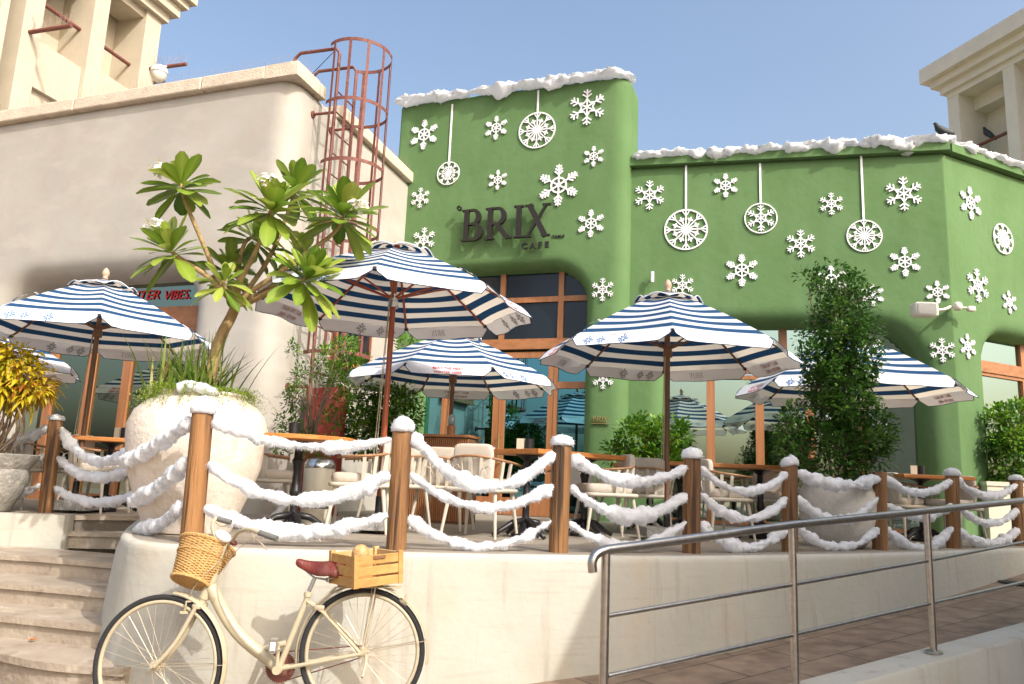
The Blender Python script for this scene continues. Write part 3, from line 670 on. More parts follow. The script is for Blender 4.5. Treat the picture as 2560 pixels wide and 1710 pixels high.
def letters(b, word, x0, h, w_thick, w_thin, gap):
    """serif capitals drawn in strokes; returns end x"""
    x = x0
    for ch in word:
        T, t_ = w_thick, w_thin; sf = h*.30; st = t_*.9
        def serif(cx, y, l=None): l = l or sf; b.stroke(cx-l/2, y, cx+l/2, y, st)
        if ch == 'B':
            b.stroke(x+sf*.5, 0, x+sf*.5, h, T); serif(x+sf*.45, st/2, sf*.9); serif(x+sf*.45, h-st/2, sf*.9)
            for (y0, y1, ex) in ((h*.53, h-st/2, .44), (st/2, h*.53, .52)):
                b.stroke(x+sf*.5, y0, x+h*.34, y0, t_); b.stroke(x+sf*.5, y1, x+h*.34, y1, t_)
                b.arc(x+h*.34, (y0+y1)/2, h*(ex-.24), (y1-y0)/2, -pi/2, pi/2, t_, T*1.05)
            x += h*.70+gap
        elif ch == 'R':
            b.stroke(x+sf*.5, 0, x+sf*.5, h, T); serif(x+sf*.5, st/2); serif(x+sf*.45, h-st/2, sf*.9)
            y0, y1 = h*.48, h-st/2; b.stroke(x+sf*.5, y0, x+h*.36, y0, t_); b.stroke(x+sf*.5, y1, x+h*.36, y1, t_); b.arc(x+h*.36, (y0+y1)/2, h*.23, (y1-y0)/2, -pi/2, pi/2, t_, T*1.05)
            b.stroke(x+h*.36, h*.48, x+h*.72, st*.6, T*1.05); b.stroke(x+h*.68, st*.5, x+h*.84, st*.5, st)
            x += h*.84+gap
        elif ch == 'I':
            b.stroke(x+sf*.5, 0, x+sf*.5, h, T); serif(x+sf*.5, st/2); serif(x+sf*.5, h-st/2); x += sf+gap
        elif ch == 'X':
            b.stroke(x+h*.10, h, x+h*.62, 0, T*1.1); b.stroke(x+h*.06, 0, x+h*.64, h, t_)
            for cx, y in ((.10, h-st/2), (.64, h-st/2), (.06, st/2), (.63, st/2)): serif(x+h*cx, y, sf*.85)
            x += h*.75+gap
    return x
def text_mesh(txt, size, bold=0.0, shear=0.0):
    cu = bpy.data.curves.new('t', 'FONT'); cu.body = txt; cu.size = size; cu.offset = bold; cu.shear = shear; cu.resolution_u = 3
    ob = bpy.data.objects.new('t', cu); me = bpy.data.meshes.new_from_object(ob)
    vs = [tuple(v.co) for v in me.vertices]; fs = [tuple(p.vertices) for p in me.polygons]
    bpy.data.objects.remove(ob); bpy.data.meshes.remove(me); bpy.data.curves.remove(cu); return vs, fs
def text_on(mb, txt, size, fn, width=None, bold=0.0, shear=0.0, thick=None):
    vs, fs = text_mesh(txt, size, bold, shear); xs = [v[0] for v in vs]; sc = 1 if width is None else width/(max(xs)-min(xs)); x0 = min(xs)
    f1 = [fn((v[0]-x0)*sc, v[1]*1.0, 0) for v in vs]
    if thick is None: mb.add(f1, fs); return
    f2 = [fn((v[0]-x0)*sc, v[1]*1.0, thick) for v in vs]; n = len(vs); ed = {}
    for f in fs:
        for a_, b_ in zip(f, f[1:]+f[:1]): ed[(a_, b_)] = 1
    side = [(a_, b_, b_+n, a_+n) for (a_, b_) in ed if (b_, a_) not in ed]
    mb.add(f1+f2, [tuple(i+n for i in f) for f in fs]+side)
sg_ = thing('cafe_sign', 'dark raised serif letters of the cafe name sign on the green tower', 'sign', tuple(FB.P(2, 2.5)))
u0, z0 = FB.uv(*Z2(884, 1388), .1); z1 = FB.uv(*Z2(900, 1208), .1)[1]; ue2 = FB.uv(*Z2(1390, 1360), .1)[0]; h = z1-z0
wtot = h*(.70+.84+.30+.75); gp = ((ue2-u0)-wtot)/3
x = u0
for ch in 'BRIX':
    b = Bd(FB, x, z0, d=.09, th=.06); adv = letters(b, ch, 0, h, h*.145, h*.06, gp); b.m.build('letter', M['letter'], sg_); x += adv
b = Bd(FB, *FB.uv(*Z2(874, 1196), .1), d=.09, th=.05); b.arc(0, 0, h*.062, h*.062, 0, 2*pi, h*.034, n=20); b.m.build('degree_ring', M['letter'], sg_)
def wall_text(txt, p0, p1, ph, fr, zf, mat_, parent, name, d0, th, bold=0, shear=0):
    """p0/p1: ends of the baseline, ph: a point at cap height"""
    a_, c_ = fr.uv(*zf(*p0), d0); b_, c2 = fr.uv(*zf(*p1), d0); hh = fr.uv(*zf(*ph), d0)[1]-c_
    vs, fs = text_mesh(txt, 1, bold, shear); xs = [v[0] for v in vs]; ys = [v[1] for v in vs]; x0, x1 = min(xs), max(xs); cap = .70
    m = MB(); n = len(vs)
    mp = lambda v, d_: fr.P(a_+(v[0]-x0)/(x1-x0)*(b_-a_), c_+v[1]/cap*hh, d_)
    ed = set()
    for f in fs:
        for q in zip(f, f[1:]+f[:1]): ed.add(q)
    side = [(p, q, q+n, p+n) for (p, q) in ed if (q, p) not in ed]
    m.add([mp(v, d0) for v in vs]+[mp(v, d0+th) for v in vs], [tuple(i+n for i in f) for f in fs]+side)
    return m.build(name, mat_, parent)
wall_text('C A F E', (1230, 1430), (1386, 1424), (1230, 1397), FB, Z2, M['letter'], sg_, 'cafe_lettering', .07, .04, bold=.03)
b = Bd(FB, *FB.uv(*Z2(1372, 1393), .08), d=.07, th=.04); b.stroke(-.02, -.012, .03, .014, .02); b.m.build('accent', M['letter'], sg_)
ts = wall_text('TABLE', (1403, 1362), (1474, 1360), (1403, 1350), FB, Z2, M['letter'], None, 'small_sign', .01, .012, bold=.035); tag(ts, 'tiny dark word TABLE on the green tower at the lower right of the big sign', 'sign')
t = thing('brass_sign', 'small brass raised lettering over a thin rule on the green pier by the entrance', 'sign', tuple(FB.P(3.5, 1.2)))
u0, z0 = FB.uv(*Z5(1636, 1040), .03); u1, z1 = FB.uv(*Z5(1722, 1010), .03); h = (FB.uv(*Z5(1640, 1008), .03)[1]-z0)
x = u0; gp = ((u1-u0)-h*(.70+.84+.30+.75))/3
for ch in 'BRIX': b = Bd(FB, x, z0, d=.02, th=.012); adv = letters(b, ch, 0, h, h*.12, h*.05, gp); b.m.build('letter', M['brass'], t); x += adv
b = Bd(FB, u0-.02, z0-.03, d=.01, th=.02); b.stroke(0, 0, u1-u0+.05, 0, .010); b.m.build('rule', M['brass'], t)
Z4 = lambda x, y: (x/2.292, 600+y/2.292)
ws = thing('window_lettering', '', 'lettering', tuple(FL.P(FL.uv(*Z4(655, 350), dW)[0], 2.5, dW)))
wall_text('WINTER', (655, 350), (912, 343), (655, 300), FL, Z4, M['red_ink'], ws, 'word', dW, .003, bold=.015, shear=.22)
wall_text('VIBES.', (942, 342), (1088, 338), (942, 291), FL, Z4, M['red_ink'], ws, 'word', dW, .003, bold=.015, shear=.22)
tag(ws, 'red slanted capitals reading WINTER VIBES. on the upper left window pane', 'lettering')
# ---------------- posts, caps, cotton rope swags ----------------
post_px = [((-175, 1262), (-135, 1035)), ((113, 1281), (140, 1048)), ((478, 1356), (508, 1026)), ((990, 1373), (1006, 1072)), ((1395, 1380), (1406, 1109)), ((1728, 1382), (1730, 1141)), ((1974, 1379), (1974, 1158)), ((2200, 1374), (2198, 1180)), ((2384, 1370), (2380, 1186)), ((2548, 1364), (2540, 1198))]
posts = []
PW = [.068, .067, .072, .070, .071, .070, .068, .070, .070, .070]
plab = ['off-frame', 'leaning brown timber post at the top left of the stone steps', 'tall orange-brown timber post in front of the huge white pot, behind the wicker basket', 'dark grained timber post rising behind the wooden crate',
        'honey coloured cracked timber post, first to the right of the crate', 'timber post standing just above the middle of the steel handrail start', 'timber post left of the tall ficus with a lopsided cotton cap', 'shaded timber post right of the ficus pot with foliage over its top', 'timber post second from the right edge, in front of the green pier', 'timber post at the far right edge of the terrace']
for i, (bp, tp) in enumerate(post_px):
    p = PZ(*bp, 0); top = PY(*tp, p.y); ln = (top-p); q_ = MB(); nseg = 28; nz = 26; vs = []
    for k in range(nz+1):
        c = p+V((0, 0, -.03))+(ln+V((0, 0, .03)))*(k/nz)
        for a_ in range(nseg):
            q = 2*pi*a_/nseg; r_ = PW[i]*(1+.05*noise.noise(V((cos(q)*1.2+i*5, sin(q)*1.2, k/nz*1.3)))+.018*noise.noise(V((cos(q)*5+i, sin(q)*5, k/nz*2))))
            cr = noise.noise(V((i*3.1, q*1.1, k/nz*.9)));
            if k == nz: r_ *= .93
            vs.append(c+V((r_*cos(q), r_*sin(q), 0)))
    fs = [(k*nseg+a_, k*nseg+(a_+1) % nseg, (k+1)*nseg+(a_+1) % nseg, (k+1)*nseg+a_) for k in range(nz) for a_ in range(nseg)]+[tuple(nz*nseg+a_ for a_ in range(nseg))]
    q_.add(vs, fs); posts.append((p, top))
    if i == 0: continue
    tag(q_.build('timber_post', M['post'], smooth='a'), plab[i], 'post', 'timber posts of the rope fence')
def fuzz(m, pts, n, rmin, l):
    """short cotton fibres standing off a swag: thin slivers"""
    for _ in range(n):
        p, d = pts[random.randrange(len(pts))]; d = (d+V((random.uniform(-.7, .7), random.uniform(-.7, .7), random.uniform(-.7, .7)))).normalized()
        s_ = d.orthogonal().normalized()*random.uniform(.0008, .0018); e = p+d*(l*random.uniform(.3, 1.2))+V((0, 0, -.004))
        m.add([p-s_, p+s_, e], [(0, 1, 2)])
def swag(name, pts, r, seed, label, group, nf=1500, cat='cotton rope'):
    r *= 1+.16*sin(seed*12.9)
    m = MB(); vs = []; nseg = 16; N_ = len(pts); fz = []
    for i, p in enumerate(pts):
        t = (pts[min(i+1, N_-1)]-pts[max(0, i-1)]).normalized(); a_ = (V((0, 0, 1))-t*t.z).normalized(); b_ = t.cross(a_)
        lump = 1.0+.7*noise.noise(V((i*.055+seed, seed*1.7, 0)))+.38*noise.noise(V((i*.2+seed, 5, seed))); e = min(1, min(i, N_-1-i)/2.5*.5+.45)
        for k in range(nseg):
            q = 2*pi*k/nseg; d = a_*cos(q)+b_*sin(q); P = p*14+V((seed, 0, 0))+d*.75
            rr = r*e*(lump+.42*noise.noise(P)+.34*noise.noise(P*2.7)+.20*noise.noise(P*6))
            if cos(q) < -.3: rr *= 1+.45*max(0, noise.noise(V((i*.2+seed, 9, 2))))
            vs.append(p+d*rr); fz.append((p+d*rr*.96, d))
    fs = [(i*nseg+k, (i+1)*nseg+k, (i+1)*nseg+(k+1) % nseg, i*nseg+(k+1) % nseg) for i in range(N_-1) for k in range(nseg)]+[tuple(range(nseg)), tuple((N_-1)*nseg+k for k in range(nseg-1, -1, -1))]
    m.add(vs, fs); fuzz(m, fz, nf, r, .017)
    return tag(m.build(name, M['snow'], smooth=True), label, cat, group)
def sagcurve(a_, b_, sag, n):
    return [a_.lerp(b_, k/n)-V((0, 0, sag*4*(k/n)*(1-k/n))) for k in range(n+1)]
# (left post, right post, [(y_left, y_mid, y_right)...] in photo pixels for top / middle / low)
spans = [(0, 1, [(1040, 1110, 1068), (1130, 1165, 1140), (1240, 1255, 1212)]),
         (3, 4, [(1082, 1215, 1135), (1180, 1268, 1218), (1290, 1366, 1302)]),
         (2, 3, [(1052, 1115, 1100), (1158, 1250, 1186), (1268, 1330, 1288)]),
         (4, 5, [(1138, 1203, 1170), (1214, 1290, 1238), (1308, 1365, 1306)]),
         (5, 6, [(1170, 1228, 1182), (1232, 1297, 1246), (1310, 1370, 1316)]),
         (6, 7, [(1180, 1212, 1196), (1246, 1300, 1244), (1316, 1368, 1320)]),
         (7, 8, [(1196, 1232, 1202), (1262, 1290, 1262), (1322, 1370, 1318)]),
         (8, 9, [(1200, 1240, 1212), (1265, 1308, 1276), (1326, 1358, 1322)])]
names_ = {0: 'at the far left edge of the photo', 2: 'between the front post and the crate post', 3: 'just right of the crate', 4: 'above the curled handrail start',
          5: 'second span right of the handrail curl', 6: 'in front of the ficus pot', 7: 'right of the ficus pot', 8: 'at the far right edge'}
def on_post(i, y, side):
    b_, t_ = posts[i]; # point on the post axis seen at photo row y
    best = None
    for k in range(61):
        p = b_.lerp(t_, k/60); v = p-CP; py = 855-F*v.dot(_u)/v.dot(_f)
        if best is None or abs(py-y) < best[0]: best = (abs(py-y), p)
    return best[1]
rowl = ['top', 'middle', 'lowest']
for (i, j, rows_) in spans:
    for k, (yl, ym, yr) in enumerate(rows_):
        A_, B_ = on_post(i, yl, 1), on_post(j, yr, -1); dr = (B_-A_).normalized(); fr_n = V((dr.y, -dr.x, 0)).normalized()
        A_ = A_+dr*(PW[i]*1.0)+fr_n*.02; B_ = B_-dr*(PW[j]*1.0)+fr_n*.02; mid = (A_+B_)/2; n3 = V((B_-A_).cross(V((0, 0, 1)))).normalized()
        v = mid-CP; xm = 1280+F*v.dot(_r)/v.dot(_f); low = PP(xm, ym, mid, n3); sag = mid.z-low.z
        n_ = int((B_-A_).length/.014)
        swag('cotton_rope', sagcurve(A_, B_, max(.02, sag), n_), .039, i*7+k*2.3, rowl[k]+' white cotton rope swag '+names_[i], 'cotton rope swags of the fence', nf=2200 if j < 6 else 900)
# left of the big pot: swags from post 1 and from post 2 that pass round the pot
potC = V((0, 0, 0)); _p = PZ(478, 1352, 0)
PCY = 6.32; potp = PY(484, 1200, PCY); potC = V((potp.x, PCY, 0))
for k, (yl, ym, yr, xr) in enumerate([(1070, 1148, 1128, 330), (1145, 1192, 1168, 335), (1216, 1255, 1232, 345)]):
    A_ = on_post(1, yl, 1)+V((.07, 0, 0)); B_ = PY(xr, yr, 6.9); mid = (A_+B_)/2; v = mid-CP; xm = 1280+F*v.dot(_r)/v.dot(_f); low = PP(xm, ym, mid, V((B_-A_).cross(V((0, 0, 1)))).normalized())
    swag('cotton_rope', sagcurve(A_, B_, mid.z-low.z, 70), .038, 60+k*3, rowl[k]+' cotton rope swag between the leaning left post and the huge pot', 'cotton rope swags of the fence')
for k, (ya, yb, xb, y2) in enumerate([(1052, 1150, 316, 1120), (1150, 1252, 334, 1225), (1262, 1322, 350, 1300)]):
    A_ = on_post(2, ya, 1)+V((-.075, 0, 0)); B_ = PY(xb, yb, 5.98); C_ = PY(xb-2, yb-10, 6.3)+V((0, .3, .05))
    mid = PY((xb+478)/2-8, (ya+yb)/2+14, 5.72)
    pts = []
    for q in range(61): t = q/60; pts.append(A_*(1-t)**2+(mid*2-(A_+B_)/2)*2*t*(1-t)+B_*t*t)
    for q in range(1, 14): pts.append(B_.lerp(C_, q/13))
    swag('cotton_rope', pts, .042, 80+k*3, rowl[k]+' cotton rope swag wrapping from the front post round the pot side', 'cotton rope swags of the fence')
A_, B_ = PY(640, 1330, 6.9), PY(730, 1235, 7.3)
swag('cotton_rope', sagcurve(A_, B_, .04, 30), .035, 99, 'short white cotton rope piece lying behind the huge pot near the round table base', 'cotton rope swags of the fence', nf=200)
caplab = ['', 'thin cotton cap on the leaning left timber post', 'large cotton cap on the post in front of the huge pot', 'mounded cotton cap on the post behind the crate', 'flat cotton cap on the honey coloured post right of the crate', 'cotton cap on the post above the handrail start', 'cotton cap slipping sideways off the post left of the ficus', '', 'cotton cap on the post before the green pier', 'small cotton cap on the post at the far right edge']
for i in (1, 2, 3, 4, 5, 6, 8, 9):
    p = posts[i][1]; m = MB(); vs = []; fz = []; R_ = PW[i]*1.12; nr = 22; prof = [(.55, -.012), (1.0, -.016), (1.10, .004), (1.06, .024), (.86, .044), (.5, .056), (.18, .062), (0.001, .063)]
    hs = {1: .8, 2: 1.5, 3: 1.35, 4: 1.0, 5: 1.1, 6: 1.1, 8: 1.1, 9: .9}[i]
    for (rr, zz) in prof:
        for a_ in range(nr):
            q = 2*pi*a_/nr; d = V((cos(q), sin(q), 0)); f_ = 1+.16*noise.noise(V((cos(q)*1.8+i, sin(q)*1.8, zz*20)))+.09*noise.noise(V((cos(q)*6+i, sin(q)*6, zz*60)))
            c = p+d*(R_*rr*f_)+V((.0, 0, zz*hs*f_-(.02*max(0, d.x*(-1 if i == 6 else 0)))))
            vs.append(c); fz.append((c, (d+V((0, 0, .6))).normalized()))
    fs = [(k*nr+a_, k*nr+(a_+1) % nr, (k+1)*nr+(a_+1) % nr, (k+1)*nr+a_) for k in range(len(prof)-1) for a_ in range(nr)]+[tuple(range(nr-1, -1, -1))]
    m.add(vs, fs); fuzz(m, fz, 200, 0, .016); tag(m.build('cotton_snow', M['snow'], smooth=True), caplab[i], 'cotton snow', 'cotton caps on the posts')

# ---------------- parasols ----------------
def parasol(label, c, R, zr, zc, rot, texts, polem='pole', collar_z=None, strap=None, pole_r=.026, fin=True):
    c = V(c); t = thing('parasol', label, 'parasol', tuple(c), 0, 'blue and white striped parasols')
    def rib(i, q): a_ = rot+i*pi/4-pi/2; z = zc-(zc-zr)*(q**1.28); return c+V((cos(a_)*R*q, sin(a_)*R*q, z))
    NS, NT = 8, 18; m = MB(); t0 = .10
    per = .152*R/1.22
    def surf(i, s, q, lift=0):
        A_, B_ = rib(i, q), rib(i+1, q); p = A_.lerp(B_, s); cen = V((c.x, c.y, p.z)); w_ = sin(pi*s)
        return cen+(p-cen)*(1-.035*w_*q)+V((0, 0, -.022*w_*sin(pi*min(1, q))*1.0+lift))
    for i in range(8):
        vs = []; uv = []
        for a_ in range(NT+1):
            q = t0+(1-t0)*a_/NT
            for b_ in range(NS+1): vs.append(surf(i, b_/NS, q)); uv.append((b_/NS, (1-q)*R/per+.02))
        n1 = NS+1; m.add(vs, [(a_*n1+b_, (a_+1)*n1+b_, (a_+1)*n1+b_+1, a_*n1+b_+1) for a_ in range(NT) for b_ in range(NS)], uv)
    m.build('canopy', M['canvas'], t, smooth='a')
    # vent cap with a waved edge
    m = MB(); m2 = MB(); qc = .27
    for i in range(8):
        vs = []; uv = []; edge_ = []
        for a_ in range(7):
            q = .012+qc*a_/6*1.0
            for b_ in range(NS+1):
                s = b_/NS; lift = .035+.055*sin(pi*s)*(a_/6)**2*(1+.5*noise.noise(V((i*2.3, c.x, 1)))); p = surf(i, s, q, lift); vs.append(p); uv.append((s, q*R/per*1.2+.1))
                if a_ == 6: edge_.append(p)
        m.add(vs, [(a_*9+b_, (a_+1)*9+b_, (a_+1)*9+b_+1, a_*9+b_+1) for a_ in range(6) for b_ in range(NS)], uv); m2.tube(edge_, .006, 5, cap=False)
    cp_ = m.build('vent_cap', M['canvas'], t, smooth='a'); m2.build('binding', M['binding'], cp_, smooth=True)
    # valances
    VH = .112
    def vp(i, s, z_, o=0):
        A_, B_ = rib(i, 1), rib(i+1, 1); p = surf(i, s, 1); out = (p-V((c.x, c.y, p.z))).normalized(); fl = 1.0+.18*noise.noise(V((i*1.7+c.x, s*2.5, 3)))
        out = V(((A_+B_)/2-V((c.x, c.y, zr)))); out.z = 0; out.normalize()
        return p+out*(fl*z_+o+.010*sin(pi*s*3+i))-V((0, 0, z_))
    for i in range(8):
        m = MB(); vs = []; NV = 6; n_ = 14; bot = []
        for a_ in range(NV+1):
            for b_ in range(n_+1):
                s = b_/n_; e = min(s, 1-s)/.10; hh = VH*(1 if e >= 1 else .35+.65*sqrt(max(0, 1-(1-e)**2)))*(1+.05*sin(s*9+i))
                p = vp(i, .01+.98*s, hh*a_/NV); vs.append(p)
                if a_ == NV: bot.append(p)
        m.add(vs, [(a_*(n_+1)+b_, (a_+1)*(n_+1)+b_, (a_+1)*(n_+1)+b_+1, a_*(n_+1)+b_+1) for a_ in range(NV) for b_ in range(n_)])
        vo = m.build('valance', M['valance'], t, smooth=True)
        m = MB(); m.tube([vp(i, .01, .0)]+bot+[vp(i, .99, .0)], .0042, 5); m.build('piping', M['navy'], vo, smooth=True)
        A_, B_ = rib(i, 1), rib(i+1, 1); W_ = (B_-A_).length
        kind = texts[i]
        # reading direction seen from outside runs from higher index angle... rib angle grows counter-clockwise = left to right from outside
        for side in (1, -1):
            o = .0045*side; mb_ = MB()
            fn = lambda x, y, d_: vp(i, .5+x/W_, VH*.5-y, o)
            if kind == 'F':
                for (cx, s_) in ((-.32, .05), (-.20, .045), (.02, .055)):
                    for k in range(8):
                        q = k*pi/4; r1 = s_*(1 if k % 2 == 0 else .8); wv = s_*.17
                        pts_ = [(.25, -.5), (.95, -1), (1.0, 0), (.95, 1), (.25, .5)]
                        vv = [fn(cx+cos(q)*r1*a_-sin(q)*wv*b_, sin(q)*r1*a_+cos(q)*wv*b_, 0) for a_, b_ in pts_]
                        mb_.add(vv, [(0, 1, 2, 3, 4)] if side > 0 else [(4, 3, 2, 1, 0)])
                    mb_.build('print', M['blue_ink'] if side > 0 else M['pale_ink'], vo); mb_ = MB()
            elif kind == 'B':
                fr0 = Fr((0, 0), (1, 0)); b = Bd(fr0, 0, 0, d=0, th=0); hh = .055; letters(b, 'BRIX', 0, hh, hh*.10, hh*.045, hh*.12)
                b.stroke(-hh*.05-hh*.1, hh*.95, -hh*.05+hh*.02, hh*.95, hh*.07)
                vs_ = [fn(v_[0]-hh*1.45+.10, v_[2]-hh*.5, 0) for v_ in b.m.v]; mb_.add(vs_, b.m.f); mb_.build('print', M['grey_ink'] if side > 0 else M['pale_ink'], vo)
            elif kind == 'T':
                for (tx, yy, ww) in (('BEAT THE HEAT.', .012, .36), ('WINTER VIBES.', -.040, .33)):
                    v1, f1 = text_mesh(tx, .05, .0012); xs = [v_[0] for v_ in v1]; sc = ww/(max(xs)-min(xs))
                    mb_.add([fn((v_[0]-min(xs))*sc-ww/2, v_[1]*.85+yy, 0) for v_ in v1], f1)
                    mb_.build('print', M['red_ink'] if side > 0 else M['pale_red'], vo); mb_ = MB()
    # frame
    top = c+V((0, 0, zc+.05)); mp = M[polem]
    m = MB(); m.cyl(c+V((0, 0, 0)), top, pole_r, pole_r, 12); m.build('pole', mp, t, smooth='a')
    m = MB(); m.lathe([(.028, 0), (.03, .012), (.018, .03), (.001, .034)] if not fin else [(.030, 0), (.034, .012), (.020, .022), (.036, .045), (.040, .07), (.030, .10), (.012, .125), (.001, .13)], tuple(top+V((0, 0, -.01))), 14); m.build('finial', M['finial'], t, smooth=True)
    cz = collar_z if collar_z else zr+.02
    m = MB(); m.lathe([(.032, -.06), (.05, -.058), (.05, .0), (.044, .004), (.044, .07), (.03, .075)], (c.x, c.y, cz), 18); m.build('collar', M['chrome'] if polem == 'pole_red' else M['pole'], t, smooth='a')
    m = MB(); m.lathe([(.032, 0), (.055, .004), (.055, .05), (.03, .055)], (c.x, c.y, zc-.08), 16); m.build('top_hub', M['pole'], t, smooth='a')
    for i in range(8):
        pts = [rib(i, q)-V((0, 0, .022)) for q in (.04, .25, .5, .75, .985)]; m = MB(); m.tube(pts, .0135, 6, sx=.8); rb_ = m.build('rib', mp, t)
        a_ = rot+i*pi/4-pi/2; m = MB(); m.tube([c+V((cos(a_)*.04, sin(a_)*.04, cz+.04)), rib(i, .52)-V((0, 0, .03))], .011, 6); m.build('strut', mp, t)
        m = MB(); e = rib(i, .985)-V((0, 0, .02)); m.sq(tuple(e), (.022, .022, .02), .8, 8, 5); m.build('rib_end', M['black'], rb_)
    m = MB(); x0 = c+V((-.035, -.03, cz-.05)); m.tube([x0, c+V((-.06, -.05, 1.1)), c+V((-.075, -.06, .55)), c+V((-.05, -.06, .50)), c+V((-.045, -.05, 1.0)), c+V((-.03, -.03, cz-.05))], .004, 5); m.build('pull_cord', M['rope'], t)
    m = MB(); m.prism([(c.x-.24, c.y-.24), (c.x+.24, c.y-.24), (c.x+.24, c.y+.24), (c.x-.24, c.y+.24)], .03, .12); m.build('base', M['granite'], t)
    m = MB(); m.cyl(c+V((0, 0, .1)), c+V((0, 0, .32)), .034, n=14); m.build('base_sleeve', M['black'], t, smooth='a')
    if strap:
        m = MB(); vs = []; uv = []
        for k in range(13): q = k/12; b_ = .008+.075*sin(pi*q)+.02*sin(q*9)*sin(pi*q); qq = strap[2]+(strap[3]-strap[2])*q; vs += [surf(strap[0], strap[1]-.05, qq, b_), surf(strap[0], strap[1]+.05, qq, b_)]; uv += [(0, q*2.2), (1, q*2.2)]
        m.add(vs, [(2*k, 2*k+1, 2*k+3, 2*k+2) for k in range(12)], uv); m.build('closing_strap', M['canvas'], t, smooth=True)
    return t
def at_floor(x, y, Y): p = PY(x, y, Y); return (p.x, Y, 0)
DG = radians

u2 = (-1.14, 7.25, 0)
parasol('largest striped parasol on a red varnished pole, between the frangipani and the green tower', u2, 1.25, 2.12, 2.66, DG(1.4), 'BTFBFTBF', 'pole_red', collar_z=2.13, strap=(1, .55, .55, .78), pole_r=.027, fin=False)
u4 = (at_floor(1664, 940, 8.0)[0]+.02, 8.0, 0)
parasol('striped parasol in front of the low green wall with blue snowflake prints on its rim', u4, 1.27, 1.875, 2.50, DG(-9.5), 'BFTBFBTF', 'pole', strap=(6, .45, .62, .80))
u5 = at_floor(2128, 990, 9.75)
parasol('striped parasol at the right, half hidden behind the tall ficus', u5, 1.33, 1.83, 2.50, DG(-16.5), 'BFTBFBTF')
u3 = at_floor(1134, 920, 9.8)
parasol('smaller looking striped parasol with red slogan in front of the entrance doors', u3, 1.27, 1.75, 2.34, DG(-21), 'TFBFTBBB', strap=(1, .6, .2, .4))
u1 = (-4.56, 8.5, 0)
parasol('striped parasol at the left with the cafe name on its rim, beside the frangipani', u1, 1.24, 1.92, 2.50, DG(28), 'BFTBFBTF', strap=(6, .5, .55, .8))
u0 = at_floor(-85, 900, 9.6)
parasol('striped parasol at the far left edge, mostly behind the nearer left parasol', u0, 1.25, 1.70, 2.25, DG(48), 'BFTBFBTF')
# ---------------- unseen building added outside the frame, shaped to throw shade over the ramp ----------------
def shade_building():
    # shadow line on the low wall passes through these two points of it
    B0, B1 = PZ(1353, 1681, -.80), PZ(1490, 1388, -.01)
    w_ = (B1-B0).normalized(); n = w_.cross(SV).normalized(); d = V((0, 0, 1)).cross(n).normalized()   # horizontal direction in the shadow plane
    return B1, d, n
sB, sd_, sn_ = shade_building()

# ---------------- steel handrail ----------------
hr = thing('steel_handrail', 'brushed steel ramp handrail with three thin lower bars, curling down at its left end', 'handrail', tuple(PY(1515, 1650, 3.8)))
hr['label'] = 'brushed steel ramp handrail with two thin lower bars and a curled left end'
def rail_pt(x, y, s_guess): return None
hA = R0+rd*0+rn*(KO+.125)
def on_line(x, y):
    """point above the kerb centre line seen at a photo pixel"""
    return PP(x, y, hA, rn)
top = [on_line(*p) for p in ((1482, 1430), (1479, 1402), (1492, 1382), (1520, 1374), (1600, 1364), (1980, 1312), (2318, 1277), (2560, 1251))]
top.append(top[-1]+(top[-1]-top[-2])*2)
m = MB(); tp = smooth_path(top[:4], 2)+top[4:]; m.tube(tp, .0235, 14); m.build('top_rail', M['steel'], hr, smooth='a')
for nm, pts in (('middle', ((1518, 1540), (1972, 1463), (2318, 1402), (2560, 1355))), ('low', ((1520, 1690), (1972, 1590), (2320, 1510), (2560, 1455)))):
    q = [on_line(*p) for p in pts]; q.append(q[-1]+(q[-1]-q[-2])*2); m = MB(); m.tube(q, .0115, 10); m.build('lower_bar', M['steel'], hr, smooth='a')
for i, (x, y) in enumerate(((1515, 1378), (1980, 1316), (2316, 1280), (2575, 1252))):
    p = on_line(x, y); s_ = (p-R0).dot(rd); zb_ = rz(s_)+.15; m = MB(); m.tube([V((p.x, p.y, zb_)), V((p.x, p.y, p.z-.01))], .0225, 14); po = m.build('post', M['steel'], hr, smooth='a')
    m = MB(); m.lathe([(.055, 0), (.055, .012), (.04, .02), (.026, .022)], (p.x, p.y, zb_+.001), 20); m.build('base_flange', M['steel'], po, smooth='a')
gr = PZ(2545, 1480, rz(3.6)); m = MB(); m.lathe([(.02, .012), (.30, .012), (.31, .006), (.315, 0)], (gr.x+.15, gr.y, rz((gr-R0).dot(rd))+.0), 28)
for k in range(14):
    pass
tag(m.build('drain_cover', mat('rubber_mat', (.03, .035, .035), .8, var=.5, vscale=40, bump=1, bscale=70)), 'dark round textured drain cover lying on the ramp at the right edge', 'drain cover')

